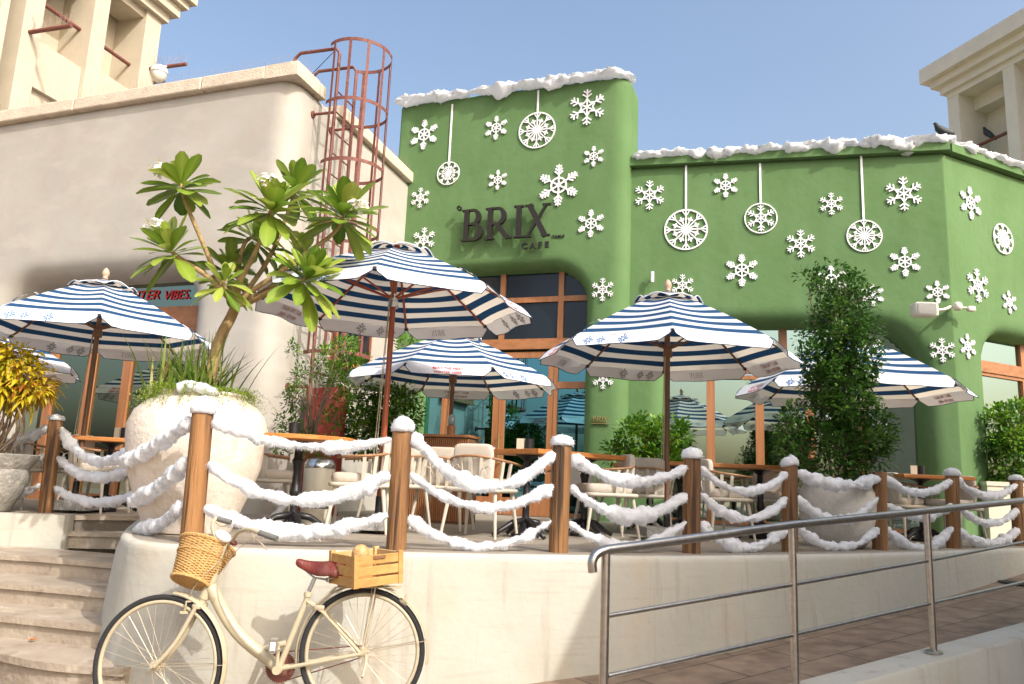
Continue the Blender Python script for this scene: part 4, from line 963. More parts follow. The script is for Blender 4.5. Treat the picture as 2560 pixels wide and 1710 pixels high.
# ---------------- chairs and tables ----------------
def make_chair(label):
    t = thing('armchair', label, 'chair', (0, 0, 0)); cw = M['chairwood']
    for sx in (-1, 1):
        for sy in (-1, 1):
            m = MB(); m.tube([V((sx*.215, sy*.20, .42)), V((sx*.262, sy*.262, 0))], [.021, .013], 10); m.build('leg', cw, t, smooth='a')
    m = MB(); m.sq((0, 0, .415), (.285, .275, .022), .3, 24, 6); m.build('seat_frame', cw, t, smooth=True)
    m = MB(); m.sq((0, .02, .475), (.235, .235, .048), .32, 26, 10); m.build('seat_cushion', M['cushion'], t, smooth=True)
    rail = []
    for k in range(25):
        q = pi*(.06+k/24*.88)+pi; rail.append(V((.30*cos(q)*(1.0), .02+.30*sin(q), .665+.045*abs(sin(q))**2)))
    rail = [V((-.305, .20, .645))]+rail+[V((.305, .20, .645))]
    m = MB(); m.tube(rail, .0155, 8, sx=.8, up=(0, 0, 1)); m.build('arm_rail', M['arm'], t, smooth=True)
    for k in range(9):
        j = 1+k*3; p = rail[min(j, len(rail)-1)]; q = V((p.x*.86, p.y*.86, .425)); m = MB(); tn = V((-p.y, p.x, 0)).normalized()
        c_ = (p+q)/2; ax = (p-q)/2; m.obox(c_, tn*.0155, ax.cross(tn).normalized()*.009, ax); m.build('slat', cw, t)
    m = MB(); Mr = Matrix.Rotation(radians(90+3), 3, 'X'); m.sq((0, -.205, .635), (.19, .185, .034), .30, 28, 12, Mr); bc_ = m.build('back_cushion', M['cushion'], t, smooth=True)
    for s_ in (-1, 1):
        m = MB(); c_ = V((s_*.15, -.30, .60)); m.tube([c_+V((-.02, .04, .02)), c_, c_+V((.045, -.012, .03)), c_+V((.07, -.02, .0))], .0045, 5); m.tube([c_, c_+V((.02, -.02, -.05)), c_+V((.05, -.02, -.10))], .004, 5); m.tube([c_, c_+V((-.03, -.02, -.06))], .004, 5)
        m.build('tie', M['cushion'], bc_, smooth=True)
    return t
chair_specs = [  # (px, Y, rotation deg, label): rotation 0 = seen from behind
 (1205, 7.25, -22, 'cream armchair seen from behind with knotted cushion tie, near the long table end'),
 (1112, 8.2, -12, 'cream armchair seen from behind, between the crate post and the knotted tie chair'),
 (1515, 7.9, 100, 'cream armchair facing left at the right end of the long table, above the handrail curl'),
 (1618, 8.7, -10, 'shaded cream armchair seen from behind in front of the round green bush'),
 (1565, 9.9, 20, 'small looking cream armchair half hidden behind others, by the green bush'),
 (1795, 8.3, -70, 'shaded cream armchair facing right at the table left of the tall ficus'),
 (1915, 9.2, 150, 'cream armchair showing a plain grey back cushion between ficus and right table edge'),
 (2240, 9.9, -60, 'cream armchair with thin slats at the dark table right of the ficus pot'),
 (2375, 9.8, 120, 'cream armchair with grey upholstered back by the green pier at the right'),
 (905, 7.15, 95, 'sunlit cream armchair facing left at the round table, right beside the post'),
 (990, 7.9, 60, 'cream armchair partly hidden behind the post by the crate'),
 (668, 8.0, -75, 'cream armchair whose broad back cushion shows just right of the huge pot'),
 (240, 8.6, -95, 'cream armchair behind the swags left of the huge pot, at the left table'),
 (90, 8.9, -30, 'cream armchair at the far left behind the yellow shrub'),
 (1440, 9.3, 170, 'cream armchair facing the camera at the far side of the long table')]
ch0 = None
for i, (x, Y, rzd, lab) in enumerate(chair_specs):
    p = at_floor(x, 1200, Y); r_ = radians(rzd)
    if ch0 is None: ch0 = make_chair(lab); ch0['group'] = 'cream armchairs on the terrace'; src_ch = (p, r_); continue
    dup(ch0, p, r_, lab, 'cream armchairs on the terrace')
ch0.location = src_ch[0]; ch0.rotation_euler = (0, 0, src_ch[1])
def pedestal(t, c, h=.76):
    m = MB(); c = V(c); m.lathe([(.13, .0), (.135, .03), (.07, .07), (.045, .12), (.033, .18), (.033, .30), (.048, .32), (.048, .35), (.038, .37), (.030, .50), (.038, .56), (.050, .60), (.036, .62), (.034, .70), (.06, .72), (.12, .75), (.12, h)], tuple(c), 20); m.build('pedestal', M['black'], t, smooth='a')
    for k in range(4):
        q = k*pi/2+.5; d = V((cos(q), sin(q), 0)); m = MB(); m.tube([c+d*.02+V((0, 0, .15)), c+d*.14+V((0, 0, .13)), c+d*.26+V((0, 0, .06)), c+d*.34+V((0, 0, .018))], [.03, .028, .022, .02], 8); m.build('foot', M['black'], t, smooth=True)
def table_rect(label, px_, Y, L_, W_, rot, zt=.80, peds=(0,), mt='teak'):
    c = at_floor(px_, 1200, Y); t = thing('terrace_table', label, 'table', c, rot, 'cafe tables on the terrace'); R3 = Matrix.Rotation(rot, 3, 'Z')
    m = MB(); m.obox(V(c)+V((0, 0, zt-.022)), R3 @ V((L_/2, 0, 0)), R3 @ V((0, W_/2, 0)), V((0, 0, .022))); o = m.build('tabletop', M[mt], t); bv = o.modifiers.new('b', 'BEVEL'); bv.width = .006; bv.segments = 2
    for u in peds: pedestal(t, V(c)+R3 @ V((u, 0, 0)), zt-.045)
    return c
def table_round(label, px_, Y, R, zt=.80):
    c = at_floor(px_, 1200, Y); t = thing('round_table', label, 'table', c, 0, 'cafe tables on the terrace'); m = MB(); m.lathe([(R-.01, zt-.04), (R, zt-.034), (R, zt-.006), (R-.006, zt)], c, 44); m.build('tabletop', M['teak'], t, smooth='a'); pedestal(t, c, zt-.045); return c
c1 = table_round('round orange wooden table on a black iron pedestal, just right of the huge pot', 741, 6.75, .47, .80)
c2 = table_rect('long honey wooden table behind the post right of the crate', 1392, 7.75, 1.25, .75, radians(42), .80, (-.4, .4))
c3 = table_rect('shaded wooden table left of the tall ficus', 1800, 9.0, 1.5, .75, radians(-3), .80, (-.45, .45))
c4 = table_rect('dark wooden table right of the tall ficus', 2300, 9.9, .95, .75, radians(8), .80, (0,))
c5 = table_rect('wooden table behind the left swags, close to the big window', 268, 8.9, .8, .8, radians(20), .80, (0,))
c6 = table_rect('far wooden table glimpsed beside the parasol pole before the low green wall', 1625, 9.9, .9, .75, radians(-10), .79, (0,))
def cup(c, z, dx, dy, label, card=True):
    m = MB(); m.lathe([(.040, 0), (.046, .004), (.046, .115), (.040, .12), (.036, .115)], (c[0]+dx, c[1]+dy, z), 20); tag(m.build('cup_holder', M['black'], smooth='a'), label, 'cup', 'black cups on the tables')
    if card:
        m = MB(); m.obox(V((c[0]+dx-.085, c[1]+dy+.01, z+.06)), V((.035, -.012, 0)), V((.006, .014, 0)), V((0, 0, .06))); tag(m.build('menu_card', M['cap']), label.replace('black cup', 'small cream menu card').replace('standing', 'beside the cup'), 'menu card', 'menu cards on the tables')
cup(c2, .801, -.28, -.05, 'black cup standing on the long honey wooden table')
cup(c3, .801, -.32, 0, 'black cup standing on the shaded table left of the ficus', False)
cup(c4, .801, .02, 0, 'black cup standing on the dark table right of the ficus')
cup(c5, .801, .18, -.1, 'black cup standing on the left table near the window')
cup(c1, .801, -.07, .05, 'black cup standing on the round orange table', False)
# pedal bin, slatted stand, lamp, stand items
c = at_floor(797, 1200, 8.1); t = thing('pedal_bin', 'cream enamel pedal bin with a chrome lid behind the round table', 'bin', c)
m = MB(); m.lathe([(.15, 0), (.155, .02), (.155, .55), (.15, .56)], c, 28); m.build('body', M['cap'], t, smooth='a')
m = MB(); m.lathe([(.158, .56), (.158, .60), (.13, .645), (.05, .67), (.001, .672)], c, 28); m.build('lid', M['chrome'], t, smooth='a')
m = MB(); m.lathe([(.159, .16), (.159, .19)], c, 28); m.build('band', M['chrome'], t)
ca = at_floor(1020, 1200, 9.4); cb = at_floor(1165, 1200, 9.2); fs_ = Fr((ca[0], 9.45), (cb[0], 9.25)); t = thing('slatted_stand', 'host stand clad in thin vertical brown wooden slats near the entrance', 'stand', ca)
m = MB(); m.fbox(fs_, 0, fs_.L, 0, 1.0, -.4, -.02); m.build('body', M['interior'], t)
k = 0
m = MB(); u = .005
while u < fs_.L: m.fbox(fs_, u, u+.014, .03, .985, -.02, 0); u += .026
m.build('slats', M['frame'], t)
m = MB(); m.fbox(fs_, -.02, fs_.L+.02, 1.0, 1.03, -.42, .02); m.build('top', M['frameh'], t)
p = fs_.P(fs_.L*.62, 1.03, -.15); t = thing('table_lantern', 'small glass domed lantern standing on the slatted stand', 'lantern', tuple(p))
m = MB(); m.lathe([(.04, 0), (.05, .01), (.05, .11), (.04, .12)], tuple(p), 16); m.build('base', M['frame'], t, smooth='a'); m = MB(); m.lathe([(.035, .12), (.045, .16), (.04, .22), (.02, .25), (.001, .255)], tuple(p), 16); m.build('glass_dome', mat('clear_glass', (.25, .35, .4), .08, spec=1), t, smooth=True)

# ---------------- pots ----------------
def pot(c, prof, matn, label, n=40, jit=.02, soil=True):
    t = thing('plant_pot', label, 'pot', c); m = MB(); m.lathe(prof, c, n, jit); m.build('vessel', M[matn], t, smooth='a')
    if soil:
        r_, z = prof[-1]; m = MB(); m.lathe([(.01, z-.03), (r_+.02, z-.035)], c, 24); m.add([], []); m.build('soil', M['soil'], t)
    return t
pc = (potp.x, PCY, 0)
pot(pc, [(.30, 0), (.32, .01), (.36, .12), (.43, .30), (.50, .50), (.525, .70), (.53, .82), (.49, .93), (.42, 1.0), (.34, 1.045), (.33, 1.06), (.345, 1.075), (.34, 1.09), (.30, 1.09), (.29, 1.0)], 'pot', 'huge whitewashed bulging pot behind the front post, planted with the frangipani', 56, .015)
pc2 = at_floor(2092, 1200, 8.05); pot(pc2, [(.20, 0), (.24, .01), (.32, .12), (.365, .28), (.375, .42), (.36, .54), (.33, .60), (.335, .62), (.31, .63), (.30, .55)], 'potstone', 'pale stone bowl pot holding the tall ficus, behind the shaded posts', 44, .01)
pc3 = at_floor(-28, 1200, 7.9); pot(pc3, [(.18, 0), (.22, .02), (.30, .2), (.34, .36), (.33, .42), (.40, .52), (.41, .56), (.37, .57), (.34, .5)], 'potgrey', 'rough grey weathered pot at the far left holding the yellow shrub', 36, .05)
pc4 = at_floor(2485, 1200, 11.3); m = MB()
t = thing('planter_box', 'white square planter under the bright green bush at the right edge', 'planter', pc4)
for (s_, z0_, z1_) in ((.26, 0, .78), (.275, .74, .80)): m = MB(); m.prism([(pc4[0]-s_, pc4[1]-s_), (pc4[0]+s_, pc4[1]-s_), (pc4[0]+s_, pc4[1]+s_), (pc4[0]-s_, pc4[1]+s_)], z0_+(.001 if z0_ else 0), z1_); m.build('box' if s_ < .27 else 'rim', M['cap'], t)

# ---------------- foliage ----------------
def leaf(m, p, d, up, L, W, fold=.25, droop=.2, n=4, a=None):
    """one leaf: 2 strips folded along the midrib, tapered, drooping"""
    d = d.normalized(); s_ = d.cross(up)
    if s_.length < .05: s_ = d.orthogonal()
    s_.normalize(); nn = s_.cross(d).normalized(); vs = []
    prof = {6: (.10, .34, .64, .88, 1.0, .92, .30), 4: (.30, .85, 1.0, .72, .05), 2: (.25, 1.0, .05), 3: (.3, 1.0, .9, .05)}[n]
    for k in range(n+1):
        q = k/n; c = p+d*(L*q)-V((0, 0, droop*L*q*q)); w_ = W/2*prof[k]; vs += [c+s_*w_+nn*(fold*w_), c, c-s_*w_+nn*(fold*w_)]
    fs = []
    for k in range(n): b_ = k*3; fs += [(b_, b_+1, b_+4, b_+3), (b_+1, b_+2, b_+5, b_+4)]
    a = random.random() if a is None else a; m.add(vs, fs, a=a)
    if n >= 4:
        for k in range(n+1): m.a[-3*(n+1)+3*k+1] = min(1, a+.22)
def rv(): 
    while True:
        v = V((random.uniform(-1, 1), random.uniform(-1, 1), random.uniform(-1, 1)))
        if .05 < v.length < 1: return v
def branch(m, pts, r0, r1, n=8):
    pts = smooth_path(pts, 2); k = len(pts); m.tube(pts, [r0+(r1-r0)*i/(k-1) for i in range(k)], n); return pts
# frangipani
fy = PCY
def FP(x, y, dy=0): return PY(x, y, fy+dy)
fr_t = thing('frangipani_tree', 'frangipani with bare forked branches, big leaf rosettes and white flowers in the huge pot', 'tree', (FP(520, 975).x, fy, .95))
m = MB(); base = [FP(518, 1000), FP(533, 900), FP(552, 838), FP(580, 790), FP(592, 755)]
branch(m, base, .050, .040, 12); fork = base[-1]
tips = [([FP(575, 740, -.02), FP(545, 700, -.05), FP(500, 590, -.1), FP(462, 505, -.12)], -.12, 26, (452, 458), 1.0),
        ([FP(560, 735, -.02), FP(520, 690, -.1), FP(455, 650, -.15), FP(432, 632, -.18)], -.2, 26, (425, 622), .95),
        ([FP(600, 700, -.05), FP(630, 650, -.1), FP(665, 570, -.15)], -.2, 32, (680, 518), 1.15),
        ([FP(625, 730, .02), FP(700, 680, 0), FP(770, 630, -.05), FP(845, 578, -.1)], -.1, 30, (858, 532), 1.1),
        ([FP(620, 760, .1), FP(690, 720, -.2), FP(750, 705, -.3)], -.35, 26, (768, 690), 1.05),
        ([FP(598, 700, .15), FP(596, 660, .25), FP(612, 600, .3)], .35, 22, (640, 590), .9),
        ([FP(612, 735, .2), FP(680, 640, .35), FP(735, 490, .35)], .35, 26, (738, 470), 1.0),
        ([FP(570, 745, -.1), FP(555, 722, -.25)], -.3, 14, (560, 702), .75),
        ([FP(595, 740, .2), FP(570, 690, .3)], .35, 18, (575, 672), .9),
        ([FP(640, 740, .25), FP(735, 680, .4)], .45, 14, (750, 640), .8)]
lm = MB(); fl_ = MB(); flow_spots = [(0, -.13, -.10, .08), (1, -.11, -.08, .16), (2, -.02, -.16, .17), (3, .14, -.10, .03)]
for i, (pts, dy, nl, tipx, sc) in enumerate(tips):
    tip = PY(tipx[0], tipx[1], fy+dy); pp = branch(m, [fork+V((0, 0, -.02))]+pts+[tip], .025, .014, 9); ax = (pp[-1]-pp[-4]).normalized()
    ax = (ax+V((0, -.12, .9))).normalized(); e1 = ax.orthogonal().normalized(); e2 = ax.cross(e1)
    nl = int(nl*1.5)
    for k in range(nl):
        q = k*2.39996+random.uniform(-.25, .25); el_ = radians(-32+112*(k/nl)+random.uniform(-12, 12)); d = (e1*cos(q)+e2*sin(q))*cos(el_)+ax*sin(el_)
        L_ = sc*random.uniform(.24, .35)*(1 if k < nl*.75 else .75); st = tip-ax*(.07*(1-k/nl))
        leaf(lm, st+d*.02, d, ax, L_, L_*random.uniform(.35, .43), fold=random.uniform(.05, .3), droop=random.uniform(.05, .38)*(1 if el_ < .6 else .3), n=6, a=min(1, max(0, random.gauss(.52, .22))))
    for (j, dx, dy_, dz) in flow_spots:
        if j != i: continue
        fc = tip+V((dx, dy_, dz)); m.tube([tip, fc-V((0, 0, .03))], [.008, .005], 5)
        for b_ in range(34):
            o = rv()*.070; c_ = fc+V((o.x*1.2, o.y, o.z*.8)); fd_ = (o+V((0, -.04, .04))).normalized(); ee = fd_.orthogonal().normalized(); ef = fd_.cross(ee)
            if random.random() < .25: leaf(fl_, c_, fd_, V((0, 0, 1)), .035, .012, .1, 0, 2, a=.97); continue
            for w5 in range(5): q = w5*2*pi/5; leaf(fl_, c_, (ee*cos(q)+ef*sin(q)+fd_*.3), fd_, .030, .024, .1, .1, 2, a=random.uniform(0, .7))
            leaf(fl_, c_+fd_*.003, (ee+fd_*.5), fd_, .007, .008, 0, 0, 2, a=1.0)
m.build('trunk', M['bark'], fr_t, smooth=True); lm.build('crown', M['plum'], fr_t); fl_.build('blossom', M['petal'], fr_t)
# grass tuft and creeping herb on the pot
m = MB()
for k in range(260):
    q = random.uniform(0, 2*pi); b_ = V((potp.x-.08+random.gauss(0, .13), PCY+random.gauss(0, .10), 1.04)); lean = random.uniform(.05, .75); L_ = random.uniform(.3, .66); d = V((cos(q)*lean, sin(q)*lean, 1)).normalized(); s_ = V((-sin(q), cos(q), 0))*random.uniform(.006, .012); vs = []
    for j in range(7): t_ = j/6; c_ = b_+d*(L_*t_)+V((cos(q), sin(q), 0))*(lean*.25*L_*t_*t_)-V((0, 0, lean*.38*L_*t_*t_)); w_ = 1-t_**2*.97; vs += [c_-s_*w_, c_+s_*w_]
    m.add(vs, [(2*j, 2*j+1, 2*j+3, 2*j+2) for j in range(6)], a=random.betavariate(2, 2.4))
tag(m.build('grass_tuft', M['grassb']), 'tuft of upright strap leaves growing beside the frangipani trunk', 'plant')
def herb(m, c, n, rx, ry, spread, hang, L_=.022):
    for k in range(n):
        q = random.uniform(0, 2*pi); r_ = sqrt(random.random()); p = V(c)+V((cos(q)*rx*r_, sin(q)*ry*r_, random.uniform(0, .05))); out = V((cos(q), sin(q), 0)); ln = random.uniform(.05, .14)+hang*max(0, r_-.5)*random.random(); prev = p
        for j in range(int(ln/.012)):
            t_ = j*.012/ln; pz = p+out*(ln*t_*.9)+V((0, 0, .03*sin(pi*t_)-hang*.7*t_*t_*r_))+rv()*.006; prev = pz
            for _ in range(2): leaf(m, pz, rv()+V((0, 0, .3)), V((0, 0, 1)), L_*random.uniform(.7, 1.3), L_*.4, .1, .1, 2)
m = MB(); herb(m, (potp.x, PCY, 1.07), 520, .40, .38, 0, .26, .02); tag(m.build('creeping_herb', M['herb']), 'lime green creeping herb spilling over the rim of the huge pot', 'plant')
fzp = [V((potp.x-.06, PCY-.36, 1.09)), V((potp.x+.05, PCY-.36, 1.12)), V((potp.x+.16, PCY-.32, 1.09)), V((potp.x+.22, PCY-.25, 1.07))]
swag('cotton_snow', smooth_path(fzp, 3), .044, 33, 'heap of cotton snow on the front rim of the huge pot', 'cotton snow on the pot', nf=500, cat='cotton snow')

def shrub(name, label, cat, blobs, n, Ls, matn, stems=(), stem_m='twig', clump=.10, n_cl=60, leafn=3, group=None, droop=.2, base=None, wl=.5, fold=.25):
    """blobs: (centre, radii). Leaves in clumps through the crown volume"""
    t = thing(name, label, cat, base or tuple(blobs[0][0]), 0, group); m = MB(); tot = sum(b[1][0]*b[1][1]*b[1][2] for b in blobs)
    ms = MB()
    for s_ in stems: branch(ms, [V(p) for p in s_[0]], s_[1], s_[2], 6)
    for (c, r) in blobs:
        c = V(c); k_ = max(3, int(n_cl*(r[0]*r[1]*r[2]/tot)**.8))
        for _ in range(k_):
            o = rv(); o = o.normalized()*(o.length**.42); cc = c+V((o.x*r[0], o.y*r[1], o.z*r[2])); cr = clump*random.uniform(.6, 1.4); tone = random.gauss(.5, .18)
            for _ in range(max(1, int(n/n_cl))):
                v = rv(); p = cc+v*cr; d = (v.normalized()*.8+o*.7+V((0, -.1, .25))+rv()*.5); L_ = random.uniform(*Ls)
                leaf(m, p, d, V((0, 0, 1))+rv()*.6, L_, L_*wl, fold, droop, leafn, a=min(1, max(0, tone+random.gauss(0, .16))))
            if ms is not None and random.random() < .5: ms.tube([c+V((o.x*r[0]*.3, o.y*r[1]*.3, o.z*r[2]*.4-r[2]*.2)), cc], [.006, .003], 4, cap=False)
    if ms.v: ms.build('stems', M[stem_m], t)
    m.build('foliage' if cat != 'tree' else 'crown', M[matn], t); return t
# ficus column
fb = V(pc2)
def fpx(x, y, dy=0): return PY(x, y, 8.05+dy)
blobs = []
for (x, y, rx, rz_) in ((2065, 1125, 115, 70), (2140, 1120, 95, 70), (1990, 1130, 60, 60), (2090, 1040, 105, 60), (2180, 1080, 65, 60), (2095, 960, 85, 60), (2060, 900, 70, 50), (2140, 890, 75, 60), (2095, 810, 78, 55), (2150, 760, 45, 45), (2060, 720, 45, 35), (2110, 740, 60, 45), (2020, 690, 22, 20), (2090, 665, 20, 20), (2150, 700, 28, 25), (2000, 840, 22, 18), (2190, 960, 22, 40), (1985, 1070, 40, 50), (2170, 830, 30, 50), (2100, 860, 80, 45), (2120, 925, 80, 45), (2080, 780, 60, 40), (2110, 1000, 90, 50), (2055, 960, 45, 45)):
    c_ = fpx(x, y); k = 8.05/F; rx *= .82 if y < 1050 else .84; blobs.append((tuple(c_), (rx*k, min(rx, 80)*k, rz_*k)))
shrub('tall_ficus', 'tall ragged dark green ficus in the stone bowl pot, covering part of the right parasol', 'tree', blobs, 9500, (.035, .06), 'ficus', [([fb+V((0, 0, .5)), fpx(2090, 950), fpx(2095, 700)], .03, .008), ([fb+V((.05, 0, .5)), fpx(2130, 900), fpx(2150, 740)], .02, .006), ([fb+V((-.05, 0, .6)), fpx(2040, 850), fpx(2020, 700)], .018, .004)], 'twig', .085, 330, 3, None, .15, tuple(pc2), .55)
# dark bush behind-left of the ficus
k = 9.6/F
shrub('dark_bush', 'small dark bush low behind the left side of the tall ficus', 'bush', [(tuple(PY(1975, 1075, 9.6)), (40*k, .18, 55*k)), (tuple(PY(1990, 1140, 9.6)), (45*k, .18, 50*k))], 1100, (.04, .06), 'ficus', [], 'twig', .07, 50, 3, None, .15, tuple(at_floor(1985, 1200, 9.6)), .55)
# bush by the pier
k = 10.6/F; bc_ = PY(1620, 1120, 10.6)
shrub('round_bush', 'loose round yellow-green bush against the green pier behind the parasol pole', 'bush', [(tuple(PY(1600, 1105, 10.6)), (62*k, .3, 55*k)), (tuple(PY(1670, 1100, 10.6)), (50*k, .3, 55*k)), (tuple(PY(1560, 1135, 10.6)), (42*k, .25, 35*k)), (tuple(PY(1645, 1155, 10.6)), (75*k, .3, 40*k)), (tuple(PY(1600, 1060, 10.6)), (25*k, .2, 20*k)), (tuple(PY(1690, 1140, 10.6)), (30*k, .2, 45*k))], 3600, (.05, .09), 'bush', [([at_floor(1625, 1200, 10.6), PY(1620, 1100, 10.6)], .03, .01)], 'twig', .10, 110, 3, None, .25, at_floor(1625, 1200, 10.6), .45)
# bush at the right edge
k = 11.3/F
shrub('bright_bush', 'dense bright green bush in the white planter at the right edge', 'bush', [(tuple(PY(2510, 1090, 11.3)), (70*k, .4, 75*k)), (tuple(PY(2500, 1150, 11.3)), (55*k, .35, 55*k)), (tuple(PY(2560, 1070, 11.3)), (60*k, .4, 70*k)), (tuple(PY(2490, 1040, 11.3)), (28*k, .3, 25*k))], 4200, (.05, .085), 'bush', [([pc4, PY(2500, 1100, 11.3)], .03, .01)], 'twig', .10, 120, 3, None, .25, pc4, .45)
# shrubs in the corner between the buildings
k = 10.4/F
shrub('corner_bush', 'dense bright green bush in the corner between the beige and green buildings', 'bush', [(tuple(PY(880, 960, 10.4)), (60*k, .35, 75*k)), (tuple(PY(900, 1050, 10.4)), (85*k, .4, 60*k)), (tuple(PY(985, 1040, 10.4)), (65*k, .4, 65*k)), (tuple(PY(1010, 990, 10.4)), (35*k, .3, 30*k)), (tuple(PY(935, 1090, 10.4)), (100*k, .4, 45*k)), (tuple(PY(860, 880, 10.4)), (25*k, .2, 30*k))], 5600, (.045, .08), 'bush', [], 'twig', .10, 160, 3, None, .25, at_floor(920, 1200, 10.4), .45)
k = 11.6/F
shrub('climbing_plant', 'thin green climber on the green wall above the corner bush', 'climber', [(tuple(PY(1015, 870, 11.3)), (25*k, .12, 32*k)), (tuple(PY(1000, 920, 11.3)), (18*k, .1, 40*k))], 420, (.04, .07), 'bush', [([PY(990, 1100, 11.3), PY(1000, 980, 11.3), PY(1015, 860, 11.3)], .008, .004)], 'twig', .08, 26, 3, None, .2, at_floor(1000, 1200, 11.3), .45)
k = 8.9/F; TB = 8.9
tw = []
for j in range(34):
    a0 = PY(775+random.uniform(-8, 8), 1130, TB); x1 = 790+random.uniform(-60, 75); y1 = random.uniform(850, 1010); mid = PY(780+(x1-780)*.25, 1030, TB+random.uniform(-.1, .1)); tw.append(([a0, mid, PY(x1, y1, TB+random.uniform(-.25, .25))], .008, .0015))
shrub('twiggy_shrub', 'tall thin shrub with pale dry twigs beside the beige wall and ladder foot', 'shrub', [(tuple(PY(x, y, TB+random.uniform(-.15, .15))), (r_*k, .12, r_*k)) for x, y, r_ in ((738, 1000, 28), (720, 1060, 30), (760, 1110, 30), (820, 890, 25), (850, 940, 30), (870, 860, 22), (745, 940, 18), (830, 1050, 25), (735, 870, 14), (780, 930, 20), (860, 1000, 25), (800, 1120, 25), (700, 1110, 20))], 1900, (.03, .055), 'bush', tw, 'twig', .07, 120, 3, None, .15, at_floor(775, 1200, TB), .42)
# yellow croton
k = 7.7/F; st_ = [([V(pc3)+V((random.uniform(-.12, .12), random.uniform(-.1, .1), .5)), PY(random.uniform(-60, 90), random.uniform(980, 1080), 7.7+random.uniform(-.2, .2)), PY(random.uniform(-70, 95), random.uniform(900, 980), 7.7+random.uniform(-.2, .2))], .012, .005) for _ in range(26)]
shrub('yellow_croton', 'bushy shrub with drooping yellow and orange leaves at the left edge', 'shrub', [(tuple(PY(x, y, 7.7)), (rx*k, .22, ry*k)) for x, y, rx, ry in ((-15, 915, 55, 38), (45, 905, 30, 26), (85, 945, 28, 30), (10, 970, 55, 32), (92, 985, 24, 24), (-60, 960, 50, 50), (50, 880, 16, 14), (0, 880, 22, 14))], 1250, (.08, .13), 'croton', st_, 'twig', .09, 120, 4, None, .6, pc3, .34, .35)

# ---------------- roof access ladder ----------------
lad = thing('caged_ladder', 'rust red steel roof ladder with a round safety cage on the beige side wall', 'ladder', tuple(FS.P(1.3, 0, .3)))
dl = .34; LTOP = FS.uv(852, 122, .34)[1]   # stand-off from the wall
def ls(x, y, d=dl): return FS.uv(x, y, d)
uL = ls(818, 700)[0]; uLt = ls(850, 200)[0]
ua, zt1_ = ls(850, 125); ub_, zt2 = ls(905, 172)
uA, uB = ua, ua+.50; zb0 = .9
for nm, u in (('rail', uA), ('rail', uB)):
    zt = LTOP; pts = [FS.P(u, zb0-.75, dl), FS.P(u, zt-.08, dl), FS.P(u, zt, dl-.06), FS.P(u, zt, dl-.62), FS.P(u, zt-.07, dl-.70), FS.P(u, LZ-.1, dl-.70)]; m = MB(); m.tube(pts, .024, 10); m.build('rail', M['rust'], lad, smooth='a')
zr_ = zb0-.6
while zr_ < LZ+.1: m = MB(); m.cyl(FS.P(uA, zr_, dl), FS.P(uB, zr_, dl), .011, n=6); m.build('rung', M['rust'], lad); zr_ += .30
hc = (uA+uB)/2; HR = .44
hoops = [LTOP]
while hoops[-1]-.86 > 2.0: hoops.append(hoops[-1]-.86)
def hp_(q): return hc+HR*cos(q), dl+.18+HR*sin(q)
for zh in hoops:
    m = MB(); vs = []; fs = []; nh = 30
    for k in range(nh+1):
        q = -.62+(pi+1.24)*k/nh; u_, d_ = hp_(q); u2_, d2_ = hc+(HR+.006)*cos(q), dl+.18+(HR+.006)*sin(q)
        vs += [FS.P(u_, zh-.024, d_), FS.P(u_, zh+.024, d_), FS.P(u2_, zh-.024, d2_), FS.P(u2_, zh+.024, d2_)]
    for k in range(nh): b_ = 4*k; fs += [(b_, b_+1, b_+5, b_+4), (b_+2, b_+6, b_+7, b_+3), (b_+1, b_+3, b_+7, b_+5), (b_, b_+4, b_+6, b_+2)]
    m.add(vs, fs); m.build('hoop', M['rust'], lad)
for k in range(8):
    q = -.35+(pi+.7)*k/7; u_, d_ = hp_(q); m = MB(); c_ = FS.P(u_, 0, d_); rad = (FS.t*cos(q)+FS.n*sin(q)); tn = FS.t*(-sin(q))+FS.n*cos(q); z0_, z1_ = hoops[-1]-.02, hoops[0]+.02
    m.obox(c_+rad*.010+V((0, 0, (z0_+z1_)/2)), rad*.003, tn*.019, V((0, 0, (z1_-z0_)/2))); m.build('cage_bar', M['rust'], lad)
for zz in (LZ-.45, 3.3, 1.6):
    for u in (uA, uB): m = MB(); m.cyl(FS.P(u, zz, 0.0), FS.P(u, zz, dl), .020, n=8); m.cyl(FS.P(u, zz, .0), FS.P(u, zz, .02), .05, n=12); m.build('bracket', M['rust'], lad)
m = MB(); m.tube([FS.P(uA, LTOP, dl-.05), FS.P(uA+.05, LZ+.02, dl-.62)], .005, 5); m.build('stay_cable', M['black'], lad)
# timber window on the side wall and red wall piece
t = thing('timber_window', 'low orange timber framed opening in the beige side wall behind the shrubs', 'window', tuple(FS.P(1.6, 1.3, 0)))
u0_, z0_ = FS.uv(838, 878, .05); u1_, z1_ = FS.uv(930, 838, .05)
m = MB(); m.fbox(FS, u0_-.1, u1_, z0_-.22, z0_-.10, -.1, .14); m.build('sill', M['frameh'], t); m = MB(); m.fbox(FS, u0_, u1_-.1, z0_-.10, z1_+.1, -.1, .05); m.build('pane', M['g_dark'], t)
m = MB(); m.fbox(FS, u0_-.06, u0_, z0_-.10, z1_+.16, -.1, .08); m.fbox(FS, u1_-.1, u1_-.04, z0_-.10, z1_+.16, -.1, .08); m.fbox(FS, u0_, u1_-.1, z1_+.1, z1_+.16, -.1, .08); m.build('frame', M['frame'], t)
a_ = PY(800, 1100, 10.2); m = MB(); f_ = Fr((a_.x-.25, 10.3), (a_.x+.28, 10.0)); m.fbox(f_, 0, f_.L, 0, 1.62, -.1, 0); tag(m.build('red_panel', M['redwall']), 'dark red painted upright panel behind the twiggy shrub', 'panel')

